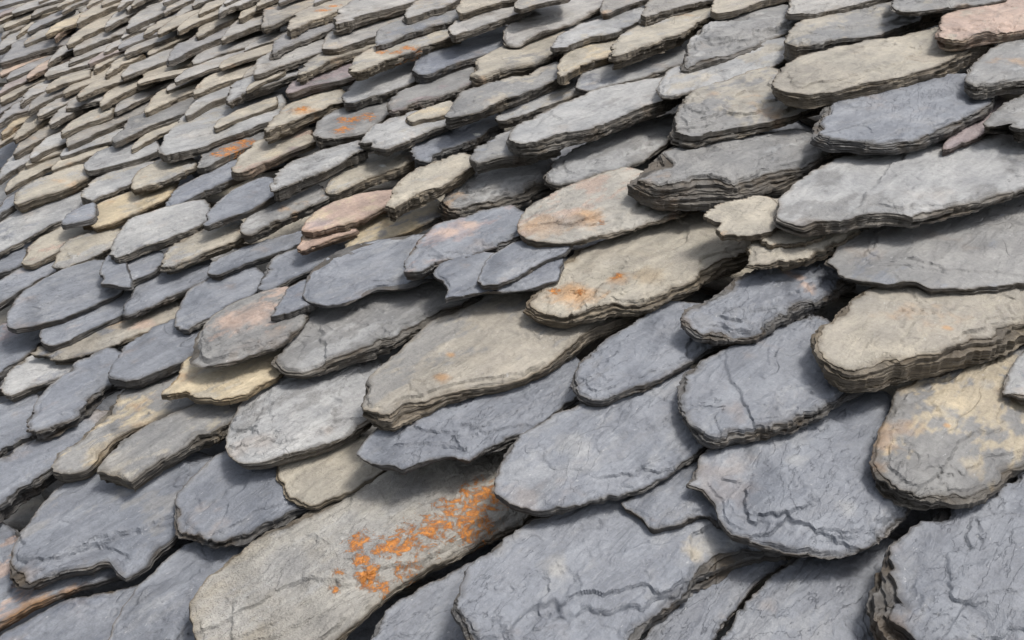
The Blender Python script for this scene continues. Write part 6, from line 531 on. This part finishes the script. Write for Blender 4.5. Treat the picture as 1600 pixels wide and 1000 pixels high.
["TW",1,8.7,32,1051,219,[-1819,992,-1815,990,-1812,989,-1809,988,-1809,990,-1809,993,-1811,997,-1818,1010,-1827,1026,-1834,1040,-1840,1049,-1846,1057,-1851,1066,-1853,1075,-1854,1084,-1856,1094,-1863,1108,-1870,1122,-1879,1136,-1899,1151,-1921,1167,-1941,1179,-1943,1174,-1942,1166,-1941,1156,-1934,1140,-1926,1123,-1918,1107,-1914,1099,-1910,1091,-1907,1084,-1903,1076,-1899,1068,-1894,1059,-1881,1047,-1867,1034,-1854,1022,-1841,1011,-1829,1001],[],[],"small tan slate, tip nineteen percent across and three percent down the photo"],
["LW",1,11.7,40,1066,215,[-1757,1005,-1749,999,-1743,995,-1737,992,-1736,993,-1736,996,-1738,1001,-1749,1016,-1762,1036,-1772,1053,-1774,1062,-1774,1070,-1775,1078,-1778,1086,-1781,1095,-1786,1104,-1795,1120,-1803,1136,-1814,1152,-1838,1171,-1866,1192,-1891,1208,-1897,1206,-1901,1199,-1904,1193,-1902,1183,-1898,1172,-1893,1160,-1885,1145,-1875,1130,-1867,1115,-1862,1105,-1858,1096,-1851,1086,-1836,1072,-1819,1057,-1803,1043,-1787,1029,-1771,1016],[],[],"thick pale grey slate, tip twenty-one percent across and three percent down the photo"],
["TL",1.0,12.1,26,1507,180,[-825,1427,-844,1467,-866,1516,-886,1567,-892,1617,-894,1669,-892,1719,-869,1752,-841,1782,-816,1797,-795,1748,-775,1686,-761,1629,-764,1595,-771,1563,-777,1532,-780,1502,-781,1473,-781,1443,-785,1424,-790,1409,-797,1400,-805,1405,-815,1413],[],[],"cream slate with a round tip cut by the top border"],
["PL",1,7.5,0,979,255,[-2234,925,-2230,922,-2227,922,-2225,921,-2226,924,-2229,928,-2232,932,-2239,939,-2247,948,-2257,958,-2272,973,-2284,988,-2296,1002,-2301,1010,-2305,1016,-2310,1023,-2320,1035,-2330,1048,-2341,1060,-2361,1072,-2384,1084,-2402,1093,-2400,1087,-2394,1078,-2389,1068,-2381,1058,-2373,1047,-2366,1036,-2357,1026,-2347,1015,-2338,1005,-2327,994,-2315,984,-2304,974,-2294,966,-2284,958,-2274,950,-2260,941,-2246,932],[],[],"slim mauve slate, tip eight percent across and two percent down the photo"],
["GW",1,8.1,13,1067,234,[-1979,997,-1970,992,-1961,987,-1954,984,-1954,985,-1954,987,-1957,992,-1968,1009,-1983,1031,-1996,1051,-2005,1065,-2013,1079,-2020,1092,-2025,1103,-2028,1114,-2033,1126,-2043,1143,-2053,1161,-2064,1178,-2088,1195,-2115,1212,-2137,1225,-2136,1216,-2131,1203,-2126,1190,-2120,1176,-2113,1161,-2105,1146,-2095,1131,-2085,1115,-2075,1100,-2066,1088,-2058,1077,-2049,1066,-2041,1054,-2032,1043,-2022,1032,-2008,1019,-1992,1008],[],[],"small grey slate, tip sixteen percent across and two percent down the photo"],
["LW",1,7.7,9,908,265,[-2411,835,-2399,830,-2388,826,-2378,824,-2377,825,-2377,828,-2380,833,-2390,851,-2404,873,-2416,894,-2421,910,-2425,925,-2428,939,-2432,951,-2436,963,-2441,977,-2448,995,-2455,1014,-2464,1031,-2487,1045,-2514,1058,-2536,1067,-2537,1057,-2533,1043,-2529,1027,-2522,1007,-2513,985,-2505,965,-2501,949,-2498,935,-2493,921,-2485,908,-2475,895,-2466,884,-2460,877,-2456,871,-2450,864,-2437,854,-2423,844],[],[],"slim pale grey slate, tip one percent across and two percent down the photo"],
["GW",1,7.6,0,958,260,[-2310,910,-2303,907,-2298,905,-2294,903,-2294,905,-2296,907,-2299,911,-2309,922,-2322,936,-2334,948,-2344,960,-2353,971,-2362,982,-2364,987,-2365,992,-2368,997,-2376,1008,-2385,1020,-2395,1031,-2414,1042,-2435,1053,-2453,1061,-2451,1056,-2447,1048,-2443,1040,-2435,1030,-2427,1019,-2419,1009,-2411,997,-2404,986,-2396,976,-2390,969,-2383,964,-2376,958,-2365,950,-2355,942,-2344,934,-2332,925,-2320,917],[],[],"slim grey slate, tip six percent across and two percent down the photo"],
["GT",1.0,16.6,45,1599,175,[-541,1517,-555,1556,-572,1604,-585,1659,-577,1727,-563,1802,-544,1874,-502,1925,-456,1972,-415,1998,-402,1919,-395,1822,-390,1741,-395,1709,-401,1684,-409,1659,-420,1630,-432,1601,-445,1575,-459,1556,-472,1532,-485,1509,-496,1498,-508,1491,-519,1489,-527,1495,-533,1503],[],[],"dark slate edge cut off by the top border above the pink slate"],
["LW",1,10.7,16,1036,242,[-2079,963,-2072,959,-2066,956,-2061,954,-2060,956,-2060,958,-2062,962,-2073,977,-2087,995,-2100,1012,-2109,1026,-2115,1039,-2120,1051,-2125,1064,-2129,1077,-2134,1091,-2144,1109,-2155,1128,-2167,1145,-2196,1165,-2228,1185,-2257,1200,-2259,1193,-2257,1182,-2255,1170,-2248,1152,-2239,1133,-2231,1116,-2226,1105,-2221,1096,-2215,1085,-2206,1071,-2196,1055,-2184,1040,-2165,1025,-2145,1011,-2126,997,-2108,984,-2092,973],[],[],"small pale grey slate, tip twelve percent across and two percent down the photo"],
["GT",1.0,9.8,47,1313,182,[-1151,1264,-1175,1298,-1202,1341,-1225,1383,-1224,1421,-1216,1457,-1204,1482,-1172,1455,-1136,1418,-1109,1385,-1109,1361,-1114,1337,-1118,1314,-1122,1295,-1121,1271,-1120,1250,-1128,1249,-1138,1253],[],[],"tiny slate tip at the top border above the long pale bluish slate"],
["LW",1,9.3,33,976,238,[-2070,940,-2066,938,-2064,937,-2061,936,-2061,936,-2061,937,-2062,938,-2067,945,-2075,953,-2083,962,-2093,972,-2102,982,-2110,991,-2111,994,-2110,996,-2110,999,-2117,1007,-2125,1016,-2133,1025,-2149,1035,-2166,1045,-2182,1054,-2187,1054,-2191,1052,-2195,1050,-2193,1045,-2189,1039,-2185,1032,-2179,1024,-2172,1015,-2164,1006,-2155,999,-2146,992,-2137,986,-2128,979,-2119,973,-2110,966,-2096,957,-2082,948],[],[],"small pale grey slate, tip twelve percent across and three percent down the photo"],
["BG",1,8.1,0,923,278,[-2549,855,-2540,851,-2531,848,-2524,846,-2523,847,-2523,850,-2525,855,-2534,872,-2546,892,-2556,911,-2558,922,-2558,930,-2558,940,-2560,954,-2564,969,-2568,984,-2573,1001,-2578,1018,-2585,1033,-2605,1046,-2630,1057,-2651,1065,-2653,1057,-2652,1044,-2651,1031,-2647,1013,-2642,994,-2637,976,-2632,961,-2628,947,-2624,934,-2621,927,-2620,921,-2617,914,-2608,904,-2599,893,-2590,882,-2576,872,-2562,863],[],[],"slim bluish slate cut by the left border, its edge one percent down the photo"],
["TW",1,6.4,5,968,262,[-2348,921,-2341,918,-2335,915,-2330,913,-2330,914,-2331,916,-2333,920,-2342,931,-2354,945,-2364,958,-2371,969,-2377,978,-2383,987,-2387,995,-2390,1001,-2394,1009,-2400,1020,-2407,1031,-2415,1041,-2430,1051,-2448,1060,-2462,1066,-2461,1060,-2457,1052,-2453,1043,-2448,1032,-2442,1021,-2436,1010,-2429,1000,-2421,991,-2415,983,-2411,978,-2408,973,-2405,968,-2397,961,-2389,953,-2381,945,-2370,936,-2358,928],[],[],"slim tan slate, tip six percent across and one percent down the photo"],
["TW",1,8.7,21,1177,221,[-1761,1100,-1753,1095,-1747,1092,-1741,1089,-1740,1090,-1741,1093,-1742,1098,-1750,1117,-1760,1140,-1769,1161,-1773,1173,-1775,1183,-1778,1194,-1782,1209,-1785,1225,-1789,1241,-1796,1261,-1803,1281,-1812,1300,-1835,1320,-1861,1340,-1883,1355,-1885,1347,-1884,1334,-1883,1320,-1877,1300,-1870,1279,-1864,1259,-1858,1241,-1853,1224,-1848,1209,-1844,1200,-1841,1192,-1837,1183,-1828,1170,-1818,1157,-1807,1143,-1791,1128,-1775,1113],[],[],"small tan slate, tip twenty-five percent across and one percent down the photo"],
["TW",1,6.9,3,1004,258,[-2285,965,-2279,961,-2273,959,-2269,957,-2269,958,-2270,960,-2272,964,-2281,975,-2293,988,-2302,999,-2307,1008,-2311,1015,-2315,1022,-2317,1028,-2319,1033,-2321,1039,-2327,1049,-2333,1059,-2340,1068,-2355,1078,-2372,1087,-2386,1094,-2386,1089,-2384,1083,-2381,1075,-2375,1065,-2368,1053,-2361,1042,-2359,1036,-2358,1031,-2356,1026,-2348,1017,-2339,1007,-2330,998,-2323,993,-2318,989,-2311,984,-2302,978,-2293,971],[],[],"slim tan slate, tip eight percent across and one percent down the photo"],
["TW",1,8.3,26,1039,241,[-2067,972,-2060,968,-2053,965,-2048,963,-2049,966,-2051,970,-2054,975,-2065,988,-2077,1004,-2089,1019,-2100,1033,-2109,1047,-2117,1060,-2124,1072,-2130,1084,-2137,1096,-2148,1113,-2159,1130,-2172,1146,-2196,1163,-2224,1179,-2247,1192,-2246,1184,-2241,1172,-2235,1160,-2225,1142,-2214,1123,-2204,1105,-2197,1094,-2190,1085,-2183,1075,-2173,1063,-2162,1050,-2150,1038,-2136,1026,-2122,1014,-2108,1002,-2093,991,-2079,981],[],[],"small tan slate, tip thirteen percent across and one percent down the photo"],
["GW",1,8.1,13,1124,234,[-1948,1054,-1943,1051,-1939,1050,-1936,1050,-1936,1052,-1937,1056,-1939,1061,-1949,1078,-1961,1098,-1970,1115,-1973,1123,-1974,1130,-1976,1138,-1981,1151,-1986,1166,-1993,1181,-2000,1198,-2008,1215,-2017,1231,-2038,1247,-2062,1264,-2082,1276,-2083,1268,-2081,1257,-2078,1245,-2073,1229,-2067,1213,-2060,1197,-2053,1180,-2045,1163,-2037,1148,-2032,1139,-2027,1131,-2021,1122,-2012,1111,-2001,1100,-1990,1089,-1975,1076,-1960,1064],[],[],"small grey slate, tip nineteen percent across and one percent down the photo"],
["TW",1,8.5,20,999,248,[-2190,959,-2183,955,-2178,953,-2172,951,-2172,952,-2172,953,-2172,956,-2177,965,-2183,975,-2190,986,-2196,996,-2199,1006,-2202,1014,-2201,1020,-2199,1025,-2199,1031,-2203,1041,-2207,1052,-2212,1062,-2229,1073,-2248,1084,-2264,1092,-2268,1089,-2270,1083,-2271,1077,-2270,1067,-2268,1056,-2266,1046,-2262,1038,-2259,1030,-2255,1023,-2250,1015,-2246,1008,-2240,1001,-2234,994,-2228,988,-2221,981,-2210,973,-2199,965],[],[],"small tan slate, tip ten percent across and one percent down the photo"],
["LW",1,8.7,40,1113,220,[-1803,1051,-1794,1046,-1785,1041,-1778,1038,-1777,1039,-1777,1041,-1779,1045,-1786,1058,-1796,1074,-1806,1091,-1814,1106,-1821,1120,-1826,1134,-1828,1145,-1829,1155,-1831,1166,-1838,1182,-1846,1199,-1855,1216,-1877,1234,-1902,1252,-1924,1266,-1926,1259,-1924,1249,-1923,1237,-1917,1224,-1910,1209,-1904,1194,-1897,1178,-1891,1162,-1884,1147,-1878,1135,-1872,1125,-1866,1115,-1855,1104,-1844,1094,-1834,1083,-1823,1072,-1812,1061],[],[],"small pale grey slate, tip twenty-two percent across and one percent down the photo"],
["LW",1,8.2,18,1095,240,[-2033,1032,-2026,1028,-2019,1024,-2014,1022,-2014,1025,-2016,1029,-2019,1036,-2028,1049,-2038,1065,-2047,1080,-2054,1093,-2060,1107,-2066,1120,-2068,1128,-2069,1134,-2071,1142,-2078,1156,-2085,1172,-2094,1186,-2115,1202,-2138,1217,-2158,1228,-2160,1222,-2158,1212,-2156,1201,-2151,1188,-2146,1173,-2141,1160,-2136,1150,-2131,1141,-2125,1133,-2119,1123,-2113,1113,-2106,1103,-2095,1091,-2084,1077,-2073,1065,-2059,1053,-2045,1042],[],[],"small pale grey slate, tip sixteen percent across and one percent down the photo"],
["GW",1,7.5,24,1200,218,[-1721,1133,-1714,1127,-1707,1123,-1701,1120,-1701,1123,-1702,1128,-1704,1134,-1708,1145,-1715,1158,-1721,1173,-1727,1191,-1730,1208,-1733,1224,-1735,1236,-1738,1247,-1741,1259,-1746,1276,-1752,1294,-1759,1311,-1777,1328,-1798,1345,-1817,1358,-1819,1350,-1818,1339,-1817,1326,-1814,1307,-1810,1288,-1807,1269,-1802,1254,-1797,1240,-1792,1228,-1787,1220,-1782,1213,-1777,1206,-1772,1195,-1767,1184,-1760,1172,-1747,1158,-1733,1144],[],[],"small grey slate, tip twenty-seven percent across and one percent down the photo"],
["LW",1,7.4,22,1236,214,[-1643,1168,-1637,1163,-1631,1159,-1627,1157,-1627,1159,-1627,1162,-1629,1167,-1634,1183,-1642,1203,-1648,1220,-1653,1232,-1658,1242,-1662,1253,-1665,1266,-1667,1279,-1670,1293,-1675,1310,-1681,1327,-1688,1343,-1706,1361,-1727,1378,-1744,1392,-1746,1384,-1745,1373,-1743,1361,-1738,1345,-1732,1329,-1727,1314,-1725,1301,-1723,1289,-1721,1277,-1713,1262,-1705,1247,-1697,1232,-1689,1221,-1682,1210,-1674,1200,-1663,1188,-1652,1177],[],[],"small pale grey slate, tip thirty-one percent across and one percent down the photo"],
["LW",1,5.9,9,953,269,[-2446,920,-2440,917,-2433,914,-2428,912,-2428,913,-2428,915,-2430,917,-2436,926,-2444,936,-2450,946,-2455,954,-2458,961,-2461,967,-2463,973,-2465,979,-2467,985,-2471,994,-2475,1002,-2479,1010,-2490,1017,-2503,1023,-2514,1027,-2514,1023,-2512,1017,-2510,1010,-2508,1002,-2504,993,-2501,985,-2499,979,-2497,974,-2494,969,-2489,961,-2484,954,-2478,947,-2473,942,-2468,938,-2462,934,-2457,929,-2451,924],[],[],"slim pale grey slate at the top border, its tip four percent across from the left"],
["GW",1,6.3,20,1283,211,[-1569,1232,-1564,1227,-1559,1224,-1555,1221,-1554,1222,-1554,1223,-1555,1226,-1558,1237,-1564,1250,-1569,1264,-1574,1279,-1576,1293,-1578,1306,-1579,1314,-1580,1320,-1582,1328,-1586,1341,-1589,1354,-1594,1367,-1606,1380,-1621,1394,-1634,1404,-1635,1398,-1635,1389,-1634,1380,-1633,1370,-1631,1360,-1629,1349,-1626,1335,-1622,1321,-1618,1308,-1614,1299,-1610,1291,-1606,1283,-1603,1277,-1600,1271,-1596,1264,-1587,1253,-1577,1241],[],[],"slim grey slate at the top border, its tip thirty-five percent across from the left"],
]

TILT = 0.14                                      # every slate lies on the one below: its foot stands proud
kk = math.sqrt(1+TILT*TILT)
ey = eS/kk-eN*TILT/kk; ez = eN/kk+eS*TILT/kk
for idx, (cc, jag, T, h0, bt, r, pl, og, wh, lab) in enumerate(SLATES):
    T /= 1000; h0 /= 1000; bt /= 1000; r /= 100
    q = np.array(pl, float).reshape(-1, 2)/1000
    ca = q[:, 0].mean()
    loc = ORG+eX*ca+eS*bt+eN*h0
    q = np.column_stack([q[:, 0]-ca, (q[:, 1]-bt)*kk])
    step = 2.7*r/1400
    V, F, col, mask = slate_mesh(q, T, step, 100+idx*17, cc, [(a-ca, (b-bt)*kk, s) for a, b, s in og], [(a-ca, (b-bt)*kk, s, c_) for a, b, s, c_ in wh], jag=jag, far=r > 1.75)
    me = make_mesh('roof_slate', V, F, col, mask)
    o = bpy.data.objects.new('roof_slate', me); C.objects.link(o)
    o.matrix_world = Matrix([[eX[i], ey[i], ez[i], loc[i]] for i in range(3)]+[[0, 0, 0, 1]])
    o['label'] = lab; o['category'] = 'slate'; o['group'] = 'slates laid on the roof'

# ---------------------------------------------------------------- lower course of slates and the boarding under it
rs = np.random.RandomState(3)
Vs, Fs, Cs, Ms = [], [], [], []; off = 0
PHI = math.radians(25); cph, sph = math.cos(PHI), math.sin(PHI)      # the slates lean along the roof
row = 0; v0 = -4.8
while v0 < 6.5:
    u0 = -4.5+(row % 2)*.07
    while u0 < 7.5:
        wdt = rs.uniform(.11, .16)
        a0, b0 = (u0+wdt/2)*cph+v0*sph, -(u0+wdt/2)*sph+v0*cph
        if -4.6 < a0 < 1.9 and -0.7 < b0 < 4.2:
            q = np.array([[-.5, .4], [-.45, .2], [-.3, .05], [0, -.02], [.28, .04], [.44, .2], [.5, .4], [.5, 1], [-.5, 1]])*[wdt*.98, .30]
            q = q+rs.uniform(-.007, .007, q.shape)
            cc = ['BL', 'GT', 'LG', 'TL', 'BG', 'KG', 'WG'][rs.randint(7)]
            V, F, cl, mk_ = slate_mesh(q, .012, .014, rs.randint(9999), cc, kmax=3)
            uu = u0+wdt/2+V[:, 0]; vv = v0+V[:, 1]; z = -.056-.12*V[:, 1]+V[:, 2]+rs.uniform(-.002, .002)
            Vs.append(np.column_stack([uu*cph+vv*sph, -uu*sph+vv*cph, z])@W.T+ORG); Fs.append(F+off); Cs.append(cl); Ms.append(mk_); off += len(V)
        u0 += wdt
    row += 1; v0 += .13
me = make_mesh('underlying_slates', np.vstack(Vs), np.vstack(Fs), np.vstack(Cs), np.vstack(Ms))
o = bpy.data.objects.new('underlying_slates', me); C.objects.link(o)
o['label'] = 'lower layer of slates seen through the gaps between the upper ones'; o['category'] = 'slates'; o['kind'] = 'stuff'
dm = bpy.data.materials.new('old_boards'); dm.use_nodes = True
b_ = dm.node_tree.nodes['Principled BSDF']; b_.inputs['Roughness'].default_value = .9
tn = dm.node_tree.nodes.new('ShaderNodeTexNoise'); tn.inputs['Scale'].default_value = 6
cr = dm.node_tree.nodes.new('ShaderNodeValToRGB'); cr.color_ramp.elements[0].color = (.04, .03, .022, 1); cr.color_ramp.elements[1].color = (.10, .08, .06, 1)
dm.node_tree.links.new(tn.outputs[0], cr.inputs[0]); dm.node_tree.links.new(cr.outputs[0], b_.inputs['Base Color'])
import bmesh
bm = bmesh.new()
bmesh.ops.create_cube(bm, size=1)
for v in bm.verts:
    p = np.array([-1.5+v.co.x*8.5, 2.8+v.co.y*7.5, -.17+v.co.z*.03]); v.co = Vector(W@p+ORG)
me = bpy.data.meshes.new('roof_deck'); bm.to_mesh(me); bm.free(); me.materials.append(dm)
o = bpy.data.objects.new('roof_deck', me); C.objects.link(o); o['kind'] = 'structure'
